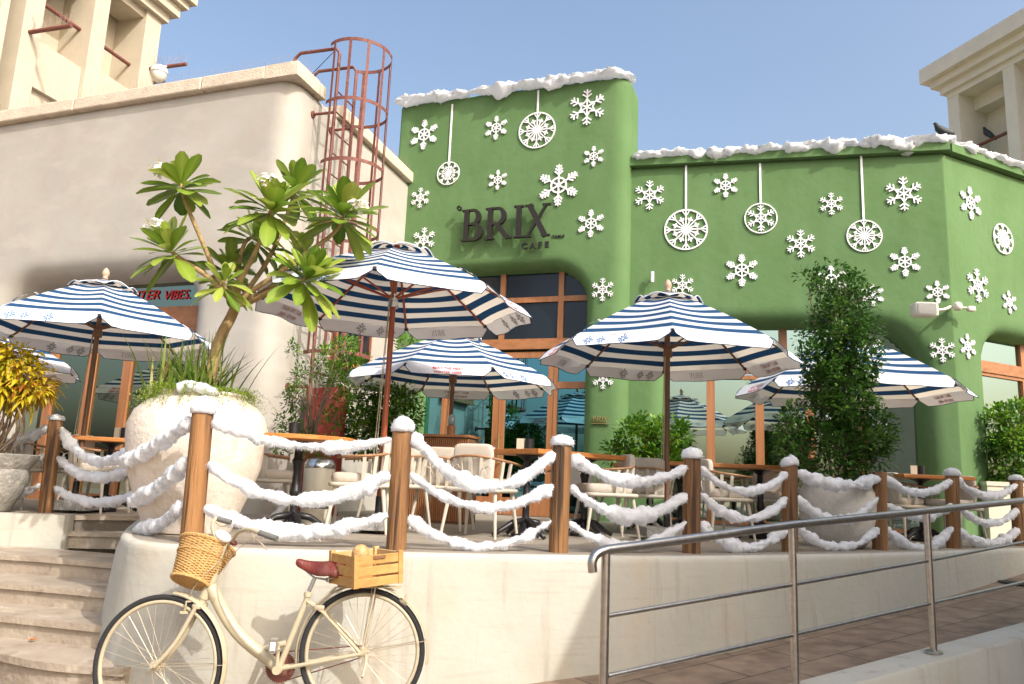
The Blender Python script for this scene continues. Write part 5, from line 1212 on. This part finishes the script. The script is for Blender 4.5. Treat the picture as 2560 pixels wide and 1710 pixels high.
# ---------------- wall fittings ----------------
p = FR.P(*FR.uv(*Z6(219, 222)), .0); t = thing('wall_lamp', 'small white tubular wall lamp on the low green wall beside the tower', 'wall lamp', tuple(p))
m = MB(); m.tube([p+FR.n*.11+V((0, 0, -.085)), p+FR.n*.11+V((0, 0, .085))], .028, 14); m.build('tube_shade', M['white'], t, smooth='a'); m = MB(); m.cyl(p, p+FR.n*.1, .014, n=8); m.build('arm', M['white'], t)
pm = FR.P(*FR.uv(*Z6(1985, 392)), .0); pm = FR.P(FR.L-.02, FR.uv(*Z6(1985, 392))[1], 0.0); ps = PP(*Z6(1775, 402), pm+FR.n*.33, FR.n)
t = thing('loudspeaker', 'pale rounded outdoor loudspeaker on a bent arm at the corner of the green wall', 'loudspeaker', tuple(ps))
m = MB(); m.sq(tuple(ps), (.165, .10, .10), .25, 24, 12); m.build('cabinet', M['speaker'], t, smooth=True)
m = MB(); m.sq(tuple(ps+V((-.008, -.018, 0))), (.145, .088, .088), .22, 24, 12); m.build('grille', M['grille'], t, smooth=True)
m = MB(); m.tube(smooth_path([ps+V((.15, .03, .01)), ps+V((.32, .02, .03)), pm+FR.n*.14+V((-.05, 0, 0)), pm+FR.n*.02]), .020, 10); m.build('arm', M['speaker'], t, smooth=True)
m = MB(); m.sq(tuple(pm+FR.n*.10+FE.n*.05+V((.02, 0, 0))), (.06, .06, .065), .8, 12, 8); m.sq(tuple(pm+FE.n*.16+V((.14, 0, -.03))), (.06, .035, .04), .5, 12, 8); m.tube([pm+FR.n*.1, pm+FE.n*.16+V((.12, 0, -.02))], .016, 8); m.build('joint', M['speaker'], t, smooth=True)
# ---------------- wind towers beyond the roofs ----------------
Z1 = lambda x, y: (x/2.292, y/2.292)
tc_ = PY(*Z1(905, 290), 22.0); FT = Fr(tc_-sdir*8, tc_)
lt = thing('wind_tower', 'cream wind tower with deep recesses and rusty poles behind the roof at the upper left', 'tower', (tc_.x, tc_.y, 0))
def tu(x, y, d=0): return FT.uv(*Z1(x, y), d)
m = MB(); m.fbox(FT, -1, FT.L-.05, 2, 19, -4, -1.1); m.build('core_wall', M['tower'], lt)
ztop_ = tu(905, 60)[1]
for (xl, xr, y) in ((150, 262, 20), (540, 628, 60), (820, 925, 250), (10, 60, 10)):
    ul_, ur_ = tu(xl, y)[0], tu(xr, y)[0]; m = MB(); m.fbox(FT, ul_, min(ur_, FT.L), 2, ztop_+1, -1.12, 0); m.build('pilaster', M['tower'], lt)
def beam(x0, y0, x1, y1, th, d0, d1, nm='beam'):
    u0_, z0_ = tu(x0, y0); u1_, z1_ = tu(x1, y1); zz = (z0_+z1_)/2; m = MB(); m.fbox(FT, u0_, u1_, zz-th, zz, d0, d1); m.build(nm, M['tower'], lt)
beam(175, 200, 490, 375, 1.25, -1.0, -.12); beam(580, 420, 800, 480, 3, -1.0, -.25); beam(175, 440, 480, 600, 3, -1.0, -.25); beam(640, -30, 880, 100, -3.0, -1.0, -.1, 'lintel'); beam(270, -150, 480, -60, -3, -1, -.1, 'lintel')
zc_ = tu(905, 105)[1]
for (h0, h1, o) in ((0, .28, .14), (.28, .62, .34), (.62, .85, .50), (.85, 1.5, .66)):
    m = MB(); m.fbox(FT, -1, FT.L+o, zc_+h0, zc_+h1, -4, o); m.build('cornice', M['tower'], lt)
for (x0, y0, x1, y1) in ((250, 20, 475, 185), (590, 265, 762, 385)):
    u0_, z0_ = tu(x0, y0, -.4); u1_, z1_ = tu(x1, y1, -.4); zz = (z0_+z1_)/2; m = MB(); m.cyl(FT.P(u0_, zz, -.4), FT.P(u1_, zz, -.4), .055, n=10); m.build('pole', M['rust'], lt, smooth='a')
for (x, y) in ((170, 185), (860, 395), (885, 470)):
    u0_, z0_ = tu(x, y); ln_ = 1.3 if y < 450 else .35; m = MB(); m.cyl(FT.P(u0_, z0_, -.1), FT.P(u0_, z0_, ln_), .055, n=10); m.build('pole', M['rust'], lt, smooth='a')
    if y < 450:
        m = MB(); [m.tube([FT.P(u0_, z0_+.05, .05+q*.05), FT.P(u0_+random.uniform(-.15, .15), z0_+.32, .05+q*.05)], .004, 3, cap=False) for q in range(25)]; o = m.build('bird_spikes', M['spike'], lt); o['kind'] = 'stuff'
p = PY(*Z1(911, 425), 21.0); t = thing('dome_camera', 'small round security camera hanging beside a rusty pole on the left tower', 'camera', tuple(p)); m = MB(); m.sq(tuple(p), (.21, .21, .26), 1, 20, 12); m.build('dome', M['speaker'], t, smooth=True); m = MB(); m.lathe([(.12, .2), (.22, .12), (.24, .0), (.22, -.02)], tuple(p+V((0, 0, .05))), 20); m.build('housing', M['white'], t, smooth='a'); m = MB(); m.cyl(p+V((0, 0, .25)), FT.P(tu(860, 395)[0], tu(860, 395)[1], .6), .03); m.build('bracket', M['white'], t)
qa = PY(*Z3(1905, 540), 20.0); qb = PZ(*Z3(2347, 300), qa.z); FQ = Fr(qa, qb)
rt_ = thing('wind_tower', 'greyer wind tower in shade rising behind the roof at the upper right', 'tower', (qa.x, qa.y, 0))
def qu(x, y, d=0): return FQ.uv(*Z3(x, y), d)
QL = FQ.L+5
m = MB(); m.fbox(FQ, .1, QL, 2, qa.z+.05, -4, -1.0); m.build('core_wall', M['tower_grey'], rt_)
for (xl, xr, y) in ((1905, 1972, 600), (2232, 2300, 520)):
    m = MB(); m.fbox(FQ, max(.0, qu(xl, y)[0]), qu(xr, y)[0], 2, qa.z+.02, -1.05, 0); m.build('pilaster', M['tower_grey'], rt_)
m = MB(); m.fbox(FQ, FQ.L+1.0, QL, 2, qa.z, -1.04, -.01); m.build('pilaster', M['tower_grey'], rt_)
ul2, zl2 = qu(1985, 500); m = MB(); m.fbox(FQ, 0.0, QL, qa.z-.16, qa.z+.01, -1.06, .01); m.build('lintel', M['tower_grey'], rt_)
m = MB(); m.fbox(FQ, .05, QL, qa.z-.55, qa.z-.15, -1.06, -.55); m.build('lintel', M['tower_grey'], rt_)
zz_ = qu(1860, 555)[1]
for (h0, h1, o) in ((0, .22, .12), (.22, .42, .28), (.42, .85, .46)):
    m = MB(); m.fbox(FQ, -o, QL, qa.z+h0, qa.z+h1, -4, o); m.build('cornice', M['tower_grey'], rt_)
u0_, z0_ = qu(2090, 830, -.45); u1_, z1_ = qu(2262, 757, -.45); zz = (z0_+z1_)/2; m = MB(); m.cyl(FQ.P(u0_-.6, zz, -.45), FQ.P(u1_+.2, zz, -.45), .045, n=10); m.build('pole', M['rust'], rt_, smooth='a')
def pigeon(p, hd, label, s=1.0):
    t = thing('pigeon', label, 'pigeon', tuple(p), 0, 'dark pigeons'); hd = V(hd).normalized(); up = V((0, 0, 1)); sd = hd.cross(up); R3 = Matrix((hd, sd, up)).transposed(); m = MB()
    pts = [V((-.19, 0, -.02)), V((-.12, 0, .01)), V((-.05, 0, .05)), V((.03, 0, .09)), V((.08, 0, .13)), V((.10, 0, .17)), V((.115, 0, .20)), V((.13, 0, .205)), V((.155, 0, .20))]
    m.tube([V(p)+R3 @ (q*s)+V((0, 0, .05*s)) for q in pts], [r*s for r in (.018, .028, .055, .066, .055, .036, .030, .022, .003)], 12); m.build('body', M['bird'], t, smooth=True)
    m = MB()
    for s_ in (-1, 1): m.sq(tuple(V(p)+R3 @ V((-.04*s, s_*.05*s, .06*s))+V((0, 0, .045*s))), (.11*s, .018*s, .045*s), .9, 12, 6, R3 @ Matrix.Rotation(-.35, 3, 'Y'))
    m.build('wing', M['bird'], t, smooth=True)
pigeon(FQ.P(qu(2148, 800, -.45)[0], zz+.03, -.45), -FQ.t*.8+V((0, 0, .45)), 'dark pigeon perched on the pole of the right tower', 1.25)
pp_ = PY(*Z3(1888, 772), 11.4); pigeon(V((pp_.x, pp_.y, pp_.z-.07)), (-1, .1, 0), 'dark pigeon sitting behind the cotton snow at the corner of the low green roof', 1.0)

# unseen building added right of the camera, outline fitted to shade the ramp
oz = 5.13
def up_(p): return p+SV*((oz-p.z)/SV.z)
_B0, _B1 = PZ(1353, 1681, -.80), PZ(1490, 1388, -.01); _a, _b = up_(_B0), up_(_B1); _e = _b-_a
hp = [off2(q) for q in (_a-_e*3.5, _b+_e*.8, up_(V((2.2, 7.35, 1.05))), up_(V((6.4, 10.2, 1.05))), _a+V((11, 1.5, 0)), _a+V((8.5, -6, 0)), _a+V((3, -5.5, 0)))]
ob_ = thing('ramp_shade_building', 'plain cream building added out of view, shaped to shade the ramp', 'building', (8, 1, GZ))
m = MB(); m.prism(hp[::1] if True else hp, GZ, oz-.12); m.build('wall', M['beige'], ob_); m = MB(); m.prism(hp, oz-.12, oz); m.build('roof', M['coping'], ob_)
for k in range(3):
    f_ = Fr(hp[1], hp[0]); f_.n = -f_.n if f_.n.x > 0 else f_.n; m = MB(); m.fbox(f_, .3+k*.9, .9+k*.9, 1.2, 2.6, -.01, .03); m.build('window', M['g_dark'], ob_)

# ---------------- bicycle ----------------
def B2(x, y): return (220+x/2.73, 1250+y/2.73)
hR = PY(*B2(1872, 1040), 4.76); hF = PY(*B2(474, 1128), 4.70)
hd = hF-hR; hd.z = 0; hd.normalize(); bn = V((hd.y, -hd.x, 0)); bn = bn if bn.y < 0 else -bn   # towards the camera
lean = radians(3.5); bup = (V((0, 0, 1))*cos(lean)-bn*sin(lean)).normalized(); pn = hd.cross(bup).normalized(); pn = pn if pn.y < 0 else -pn
def bp_(x, y, o=0): return PP(*B2(x, y), hR+pn*o, pn)
bk = thing('bicycle', 'cream step-through city bicycle leaning near the low wall', 'bicycle', (hR.x, hR.y, GZ))
bk['label'] = 'cream painted step-through bicycle with wicker basket leaning near the low wall'
def wheel(c, R, fwd, up_, nm='wheel'):
    ax = fwd.cross(up_).normalized(); w0 = bpy.data.objects.new(nm, None)
    pt = lambda r, q, o=0: c+(fwd*cos(q)+up_*sin(q))*r+ax*o
    def ring(r, tr, n=72, k=10, sx=1):
        m = MB(); vs = []
        for i in range(n):
            q = 2*pi*i/n; rad = fwd*cos(q)+up_*sin(q)
            for j in range(k): a_ = 2*pi*j/k; vs.append(c+rad*(r+tr*cos(a_)*sx)+ax*(tr*sin(a_)))
        m.add(vs, [(i*k+j, ((i+1) % n)*k+j, ((i+1) % n)*k+(j+1) % k, i*k+(j+1) % k) for i in range(n) for j in range(k)]); return m
    rim = ring(R-.040, .0125, sx=.95).build('wheel', M['bike'], bk, smooth=True)
    ring(R-.015, .0158).build('tyre', M['rubber'], rim, smooth=True)
    m = MB()
    for i in range(36):
        q = 2*pi*i/36; s_ = 1 if i % 2 else -1; q2 = q+(1.15 if (i//2) % 2 else -1.15); m.tube([pt(.024, q2, s_*.026), pt(R-.05, q, 0)], .0011, 4, cap=False)
    o = m.build('spokes', M['spoke'], rim)
    m = MB(); m.cyl(c-ax*.034, c+ax*.034, .019, n=14); m.cyl(c-ax*.062, c+ax*.062, .008, n=8)
    for s_ in (-1, 1): m.cyl(c+ax*s_*.024, c+ax*s_*.030, .03, n=16)
    m.build('hub', M['bike'], rim, smooth='a'); return rim
RF, RR = .382, .357
ff = (hd*cos(radians(9))-bn*sin(radians(9))).normalized()
wheel(hR, RR, hd, bup); wheel(hF, RF, ff, bup)
def btube(pts, r, nm, mt='bike', par=bk, n=12, sx=1): m = MB(); m.tube(smooth_path(pts, 2) if len(pts) > 2 else pts, r, n, sx=sx); return m.build(nm, M[mt], par, smooth='a')
HT, HB = bp_(868, 505), bp_(790, 672); CR = bp_(765, 708)
BBp = bp_(1302, 1150)
m = MB(); m.tube([HT, HB], [.027, .03], 14)
ST = bp_(1503, 650)
pts = smooth_path([bp_(838, 590), bp_(905, 730), bp_(985, 870), bp_(1095, 985), bp_(1210, 1070), BBp], 2); m.tube(pts, [.036-.004*i/len(pts) for i in range(len(pts))], 14)
m.tube([bp_(1150, 1030), bp_(1355, 975)], .017, 10)
m.tube([BBp, ST], .0175, 12)
m.cyl(BBp-pn*.045, BBp+pn*.045, .028, n=16)
for s_ in (-1, 1):
    m.tube([bp_(1497, 690)+pn*s_*.012, bp_(1610, 760)+pn*s_*.04, hR+pn*s_*.062], .0095, 8); m.tube([BBp+pn*s_*.03, bp_(1620, 1090)+pn*s_*.045, hR+pn*s_*.062], .0115, 8)
m.tube([bp_(1500, 660), bp_(1502, 628)], .024, 12)
m.build('frame', M['bike'], bk, smooth='a')
# fork
m = MB(); m.tube([HB+bup*.0, CR-bup*.015], .024, 12); m.sq(tuple(CR-bup*.01), (.035, .06, .018), .6, 14, 8)
for s_ in (-1, 1): m.tube(smooth_path([CR+pn*s_*.045, bp_(712, 800)+pn*s_*.048, bp_(640, 935)+pn*s_*.05, bp_(560, 1040)+pn*s_*.052, hF+pn*s_*.054], 2), [.0145]*0 or .0125, 9)
m.build('fork', M['bike'], bk, smooth='a')
# fenders
def fender(c, R, q0, q1, fwd, nm):
    ax = fwd.cross(bup).normalized(); m = MB(); vs = []; n = 36; k = 6
    for i in range(n+1):
        q = q0+(q1-q0)*i/n; rad = fwd*cos(q)+bup*sin(q)
        for j in range(k+1): a_ = -1+2*j/k; vs.append(c+rad*(R+.012*(1-a_*a_))+ax*(a_*.029))
    for i in range(n+1):
        q = q0+(q1-q0)*i/n; rad = fwd*cos(q)+bup*sin(q)
        for j in range(k+1): a_ = -1+2*j/k; vs.append(c+rad*(R+.012*(1-a_*a_)-.002)+ax*(a_*.028))
    o = (n+1)*(k+1); K = k+1; fs = [(i*K+j, (i+1)*K+j, (i+1)*K+j+1, i*K+j+1) for i in range(n) for j in range(k)]; fs += [tuple(x+o for x in reversed(f)) for f in fs]
    fs += [(i*K, o+i*K, o+(i+1)*K, (i+1)*K) for i in range(n)]+[(i*K+k, (i+1)*K+k, o+(i+1)*K+k, o+i*K+k) for i in range(n)]
    m.add(vs, fs); return m.build(nm, M['bike'], bk, smooth='a')
# angles measured from forward (left in the picture) counter to up
fender(hR, RR+.014, radians(-12), radians(203)-radians(15), hd, 'fender')
fender(hF, RF+.014, radians(97), radians(198), ff, 'fender')
for (c, R, q, fwd) in ((hR, RR+.014, 168, hd), (hR, RR+.014, 95, hd), (hF, RF+.014, 176, ff)):
    for s_ in (-1, 1):
        ax = fwd.cross(bup).normalized(); e = c+(fwd*cos(radians(q))+bup*sin(radians(q)))*R; btube([c+ax*s_*.055, e+ax*s_*.028], .0025, 'fender_stay', 'spoke', n=5)
# seat
btube([bp_(1508, 622), bp_(1548, 530)], .0135, 'seat_post', 'chrome')
m = MB(); sp0, sp1 = bp_(1420, 425), bp_(1742, 478); sax = (sp1-sp0).normalized(); sn_up = sax.cross(pn).normalized(); sn_up = sn_up if sn_up.z > 0 else -sn_up; L_ = (sp1-sp0).length; vs = []; NA, NB = 22, 16
for i in range(NA+1):
    t_ = i/NA; wd = .026+.088*(1/(1+math.exp(-(t_-.60)*11)))*(1 if t_ < .93 else sqrt(max(0, 1-((t_-.93)/.07)**2))*.55+.45); ht = .044+.040*min(1, t_*2); cen = sp0+sax*(L_*t_)+sn_up*(.018*sin(pi*t_*1.1+.3)-.028*sin(pi*min(1, t_*1.3))+.035*max(0, t_-.55))
    if i == 0: wd *= .5; ht *= .6
    for j in range(NB):
        a_ = 2*pi*j/NB; sg_s = 1 if sin(a_) >= 0 else 1.2; vs.append(cen+pn*(wd*math.copysign(abs(cos(a_))**.8, cos(a_)))+sn_up*(ht*.45*math.copysign(abs(sin(a_))**.8, sin(a_))*sg_s-.022*abs(cos(a_))**2.5*min(1, t_*1.5)*1.6))
m.add(vs, [(i*NB+j, i*NB+(j+1) % NB, (i+1)*NB+(j+1) % NB, (i+1)*NB+j) for i in range(NA) for j in range(NB)]+[tuple(range(NB)), tuple(NA*NB+j for j in range(NB-1, -1, -1))]); sd = m.build('saddle', M['leather'], bk, smooth=True)
m = MB()
for s_ in (-1, 1):
    m.tube([bp_(1470, 470)+pn*s_*.01, bp_(1545, 530)+pn*s_*.022, bp_(1640, 545)+pn*s_*.05, bp_(1700, 520)+pn*s_*.06], .0035, 6)
    c_ = bp_(1650, 545)+pn*s_*.05; m.tube([c_+bup*(.02*k/24)-bup*.01+(sax*cos(k*.9)+pn*sin(k*.9))*.014 for k in range(30)], .0022, 4)
m.build('seat_springs', M['chrome'], sd, smooth=True)
# stem, bars, grips, levers
btube([bp_(866, 512), bp_(905, 400), bp_(948, 285)], .0135, 'stem', 'bike')
def hbp(x, y, o): return bp_(x, y, o)
hb = [hbp(930, 135, -.25), hbp(872, 118, -.26), hbp(846, 165, -.20), hbp(858, 240, -.10), hbp(900, 300, -.02), hbp(945, 310, .0), hbp(985, 285, .04), hbp(1015, 225, .12), hbp(1075, 198, .19), hbp(1130, 205, .24), hbp(1180, 228, .27)]
btube(hb, .0115, 'handlebar', 'bike')
btube([hbp(885, 128, -.255), hbp(930, 140, -.25), hbp(976, 152, -.245)], .0165, 'grip', 'grip'); btube([hbp(1170, 222, .27), hbp(1230, 245, .29), hbp(1290, 264, .31)], .0165, 'grip', 'grip')
btube([hbp(1130, 215, .245), hbp(1128, 262, .25), hbp(1160, 270, .26), hbp(1220, 338, .28)], .0048, 'brake_lever', 'spoke', n=6)
btube([hbp(870, 150, -.25), hbp(905, 185, -.24), hbp(960, 170, -.24)], .0048, 'brake_lever', 'spoke', n=6)
m = MB(); m.sq(tuple(hbp(922, 248, .02)), (.05, .035, .03), .9, 18, 10, Matrix.Rotation(.5, 3, 'Y')); m.build('bell', M['white'], bk, smooth=True)
for (x, y, o) in ((862, 285, .0), (995, 298, .05)): btube([hbp(x-26, y-8, o+.02), hbp(x, y+10, o+.03), hbp(x+22, y+2, o+.02), hbp(x+10, y-14, o-.01)], .007, 'leather_strap', 'leather', n=6)
cab = [[hbp(1128, 262, .25), hbp(1060, 300, .15), hbp(960, 400, .05), hbp(905, 540, .035), bp_(880, 640, .04), bp_(950, 800, .045), bp_(1050, 950, .045), bp_(1180, 1060, .045)],
       [hbp(950, 300, .06), bp_(900, 420, .07), bp_(780, 520, .08), bp_(705, 620, .05), bp_(700, 660, .03)], [hbp(870, 150, -.25), hbp(800, 230, -.1), bp_(860, 380, -.05), bp_(760, 600, -.04), bp_(715, 690, -.02)]]
for c_ in cab: btube(c_, .0026, 'brake_cable', 'bike', n=5)
m = MB()
for s_ in (-1, 1): m.tube([CR+pn*s_*.03+bup*.02-hd*.0, bp_(690, 690)+pn*s_*.045, bp_(668, 760)+pn*s_*.02], .007, 6); m.obox(bp_(664, 765)+pn*s_*.022, hd*.022, pn*.006, bup*.007)
m.tube([bp_(535, 655), bp_(620, 672), bp_(700, 690)], .004, 6); m.build('front_brake', M['bike'], bk, smooth='a')
m = MB()
for s_ in (-1, 1): m.tube([bp_(1545, 715)+pn*s_*.03, bp_(1600, 745)+pn*s_*.035, bp_(1640, 785)+pn*s_*.025], .008, 6)
m.sq(tuple(bp_(1580, 735, .035)), (.03, .012, .015), .5, 12, 8); m.build('rear_brake', M['bike'], bk, smooth='a')
# crank, pedals, chain
m = MB(); vs = []; cr_o = -.045; nT = 40
for i in range(nT*2):
    q = 2*pi*i/(nT*2); r_ = .088 if i % 2 == 0 else .080; vs.append(BBp+pn*(cr_o-.002)+(hd*cos(q)+bup*sin(q))*r_)
for i in range(nT*2):
    q = 2*pi*i/(nT*2); r_ = .088 if i % 2 == 0 else .080; vs.append(BBp+pn*(cr_o+.002)+(hd*cos(q)+bup*sin(q))*r_)
n2 = nT*2; m.add(vs, [tuple(range(n2)), tuple(range(2*n2-1, n2-1, -1))]+[(i, n2+i, n2+(i+1) % n2, (i+1) % n2) for i in range(n2)]); m.build('chainring', M['rust'], bk)
pe1, pe2 = bp_(1300, 985, .06), bp_(1306, 1312, -.06)
m = MB(); m.tube([BBp+pn*.055, pe1], .0105, 8); m.cyl(BBp+pn*.04, BBp+pn*.066, .024, n=14); m.build('crank', M['bike'], bk, smooth='a'); m = MB(); m.tube([BBp-pn*.055, pe2], .0105, 8); m.build('crank', M['bike'], bk, smooth='a')
for pe, s_ in ((pe1, 1), (pe2, -1)):
    c_ = pe+pn*.045*s_; m = MB(); m.obox(c_+hd*.012+bup*.03, hd*.022, pn*.04, bup*.006); m.obox(c_+hd*.012-bup*.03, hd*.022, pn*.04, bup*.006); m.obox(c_+hd*.012+pn*.038, hd*.022, pn*.004, bup*.03); m.cyl(pe, c_+pn*.035*s_, .008, n=8)
    pd = m.build('pedal', M['chrome'], bk); m = MB(); m.obox(c_+hd*.012+pn*.0425, hd*.014, pn*.001, bup*.022); m.build('reflector', M['white'], pd)
m = MB()
for s_ in (1, -1): m.tube([BBp-pn*.045+bup*.082*s_, hR-pn*.045+bup*.032*s_], .0035, 5)
m.build('chain', M['rust'], bk)
# rack, kickstand, rear lamp
m = MB()
for s_ in (-1, 1):
    m.tube([bp_(1575, 700)+pn*s_*.05, bp_(1700, 590)+pn*s_*.06, bp_(1760, 592)+pn*s_*.065, bp_(2140, 592)+pn*s_*.065], .0045, 6); m.tube([bp_(1970, 594)+pn*s_*.065, hR+pn*s_*.064], .0045, 6)
for x in (1800, 1900, 2000, 2100): m.tube([bp_(x, 592)-pn*.065, bp_(x, 592)+pn*.065], .004, 5)
m.build('rear_rack', M['bike'], bk, smooth='a')
btube([bp_(1900, 1060, .05), bp_(1895, 1130, .09), bp_(1870, 1210, .13)], .009, 'kickstand'); 
m = MB(); m.lathe([(.012, -.03), (.03, .0), (.034, .012), (.03, .014)], (0, 0, 0), 16); Rq = hd.to_track_quat('Z', 'Y').to_matrix() @ Matrix.Rotation(pi, 3, 'X'); c_ = bp_(2160, 688); m.v = [tuple(c_+Rq @ V(q)) for q in m.v]; m.build('rear_lamp', M['bike'], bk, smooth='a')
# wicker basket
def basket():
    tpc, btc = bp_(785, 285, .02), bp_(697, 560, .02); ax = (tpc-btc); H_ = ax.length; ax.normalize(); ax = (ax+V((0, .5, 0))).normalized(); e1 = (hd-ax*hd.dot(ax)).normalized(); e2 = ax.cross(e1)
    def P(q, t_, o=0): rx = .105+.055*t_+o; ry = .09+.045*t_+o; return btc+ax*(H_*t_)+e1*(rx*cos(q))+e2*(ry*sin(q))
    m = MB(); nrow = 30; NQ = 96; NS_ = 32
    for r_ in range(nrow):
        t_ = .03+.94*(r_+.5)/nrow; pts = [P(2*pi*i/NQ, t_, .0045*(1 if ((i*NS_//NQ)+r_) % 2 else -1)*abs(sin(pi*i*NS_/NQ))**.5*1.0) for i in range(NQ+1)]
        k0 = len(m.v); m.tube(pts, .0046, 5, cap=False, sx=1); 
        for k in range(k0, len(m.v)): m.a[k] = random.random()*.25+.35+.3*noise.noise(V(m.v[k])*25)
    o = m.build('basket', M['wicker'], bk, smooth=True)
    m = MB()
    for i in range(NS_): q = 2*pi*i/NS_; m.tube([P(q, .0), P(q, 1.0)], .0040, 5)
    m.build('stakes', M['wicker'], o, smooth=True)
    m = MB()
    for (t_, r_) in ((1.0, .011), (.97, .008), (.66, .0065), (.0, .011), (.03, .008)):
        for s_ in (0, 1): pts = [P(2*pi*i/120, t_+.006*sin(i*1.05+s_*pi), .004+.005*cos(i*1.05+s_*pi)) for i in range(121)]; m.tube(pts, r_*.62, 6, cap=False)
    m.build('rim_braid', M['wicker'], o, smooth=True)
    m = MB(); pts = []
    for i in range(620): q = i*.17; f_ = i/620; pts.append(btc+e1*(.103*f_*cos(q))+e2*(.088*f_*sin(q))+ax*(.003*sin(i*1.3)))
    m.tube(pts, .0042, 5); m.build('woven_base', M['wicker'], o, smooth=True)
basket()
# wooden crate with its gourd, standing on the rack
def crate():
    f0 = PY(*B2(1815, 612), 4.54); f1 = PY(*B2(2152, 566), 4.75); back = bp_(1668, 520, -.22); ex = (f1-f0); LX = ex.length; ex.z = 0; ex.normalize(); ey = V((-ex.y, ex.x, 0)); ey = ey if ey.y > 0 else -ey
    ex = (ex+V((0, 0, (f1.z-f0.z)/LX))).normalized(); ez = ex.cross(ey); ez = ez if ez.z > 0 else -ez; LY = .30; HH = (PY(*B2(1815, 375), 4.54)-f0).length
    t = thing('wooden_crate', 'honey coloured slatted wooden crate standing on the rear rack of the bicycle', 'crate', tuple(f0))
    def bx(x0, x1, y0, y1, z0, z1, nm): m = MB(); m.obox(f0+ex*(x0+x1)/2+ey*(y0+y1)/2+ez*(z0+z1)/2, ex*(x1-x0)/2, ey*(y1-y0)/2, ez*(z1-z0)/2); o = m.build(nm, M['crate'], t); bv = o.modifiers.new('b', 'BEVEL'); bv.width = .0025; bv.segments = 2; return o
    for (x, y) in ((0, 0), (LX-.032, 0), (0, LY-.03), (LX-.032, LY-.03)): bx(x, x+.032, y, y+.03, 0, HH, 'corner_post')
    n = 3; sh = (HH-.02)/n
    for k in range(n):
        z0, z1 = .002+k*(sh+.006), k*(sh+.006)+sh-.004
        bx(.032, LX-.032, .004, .016, z0, z1-.0, 'slat'); bx(.032, LX-.032, LY-.014, LY-.002, z0, z1, 'slat'); bx(.004, .016, .03, LY-.03, z0, z1, 'slat'); bx(LX-.014, LX-.002, .03, LY-.03, z0, z1, 'slat')
    bx(.016, LX-.016, .016, LY-.016, .0, .01, 'base')
    m = MB(); c_ = f0+ex*LX*.5+ey*(.001)+ez*(HH-sh*.45); m.obox(c_, ex*.038, ey*.006, ez*.008); m.build('handle_slot', M['interior'], t)
    c_ = f0+ex*.13+ey*.16+ez*(HH-.02); m = MB(); m.sq(tuple(c_), (.052, .052, .056), 1, 22, 14); g_ = m.build('dried_gourd', mat('gourd_skin', (.55, .34, .14), .5, var=.3, vscale=22, bump=.3), None, smooth=True); tag(g_, 'round dried tan gourd lying in the wooden crate', 'gourd')
crate()
# small things
p = PZ(70, 1605, -.75); m = MB(); leaf(m, p+V((0, 0, .012)), V((1, .2, .05)), V((0, -.5, 1)), .055, .03, .5, -.1, 4, .9); leaf(m, p+V((.01, 0, .014)), V((.8, -.5, .1)), V((0, -.3, 1)), .05, .02, .4, -.1, 4, .9); tag(m.build('dry_leaf', mat('dry_leaf_brown', (.35, .13, .04), .7)), 'curled brown dry leaf lying on a lower stone step', 'leaf')
m = MB()
p = PZ(1925, 1571, rz(.2)+.004); 
for _ in range(60): leaf(m, p+V((random.gauss(0, .035), random.gauss(0, .02), .01)), rv()+V((0, 0, .6)), V((0, 0, 1)), .02, .01, .1, 0, 2)
tag(m.build('weed', M['bush']), 'tiny green weed growing where the ramp meets the shaded wall', 'weed')
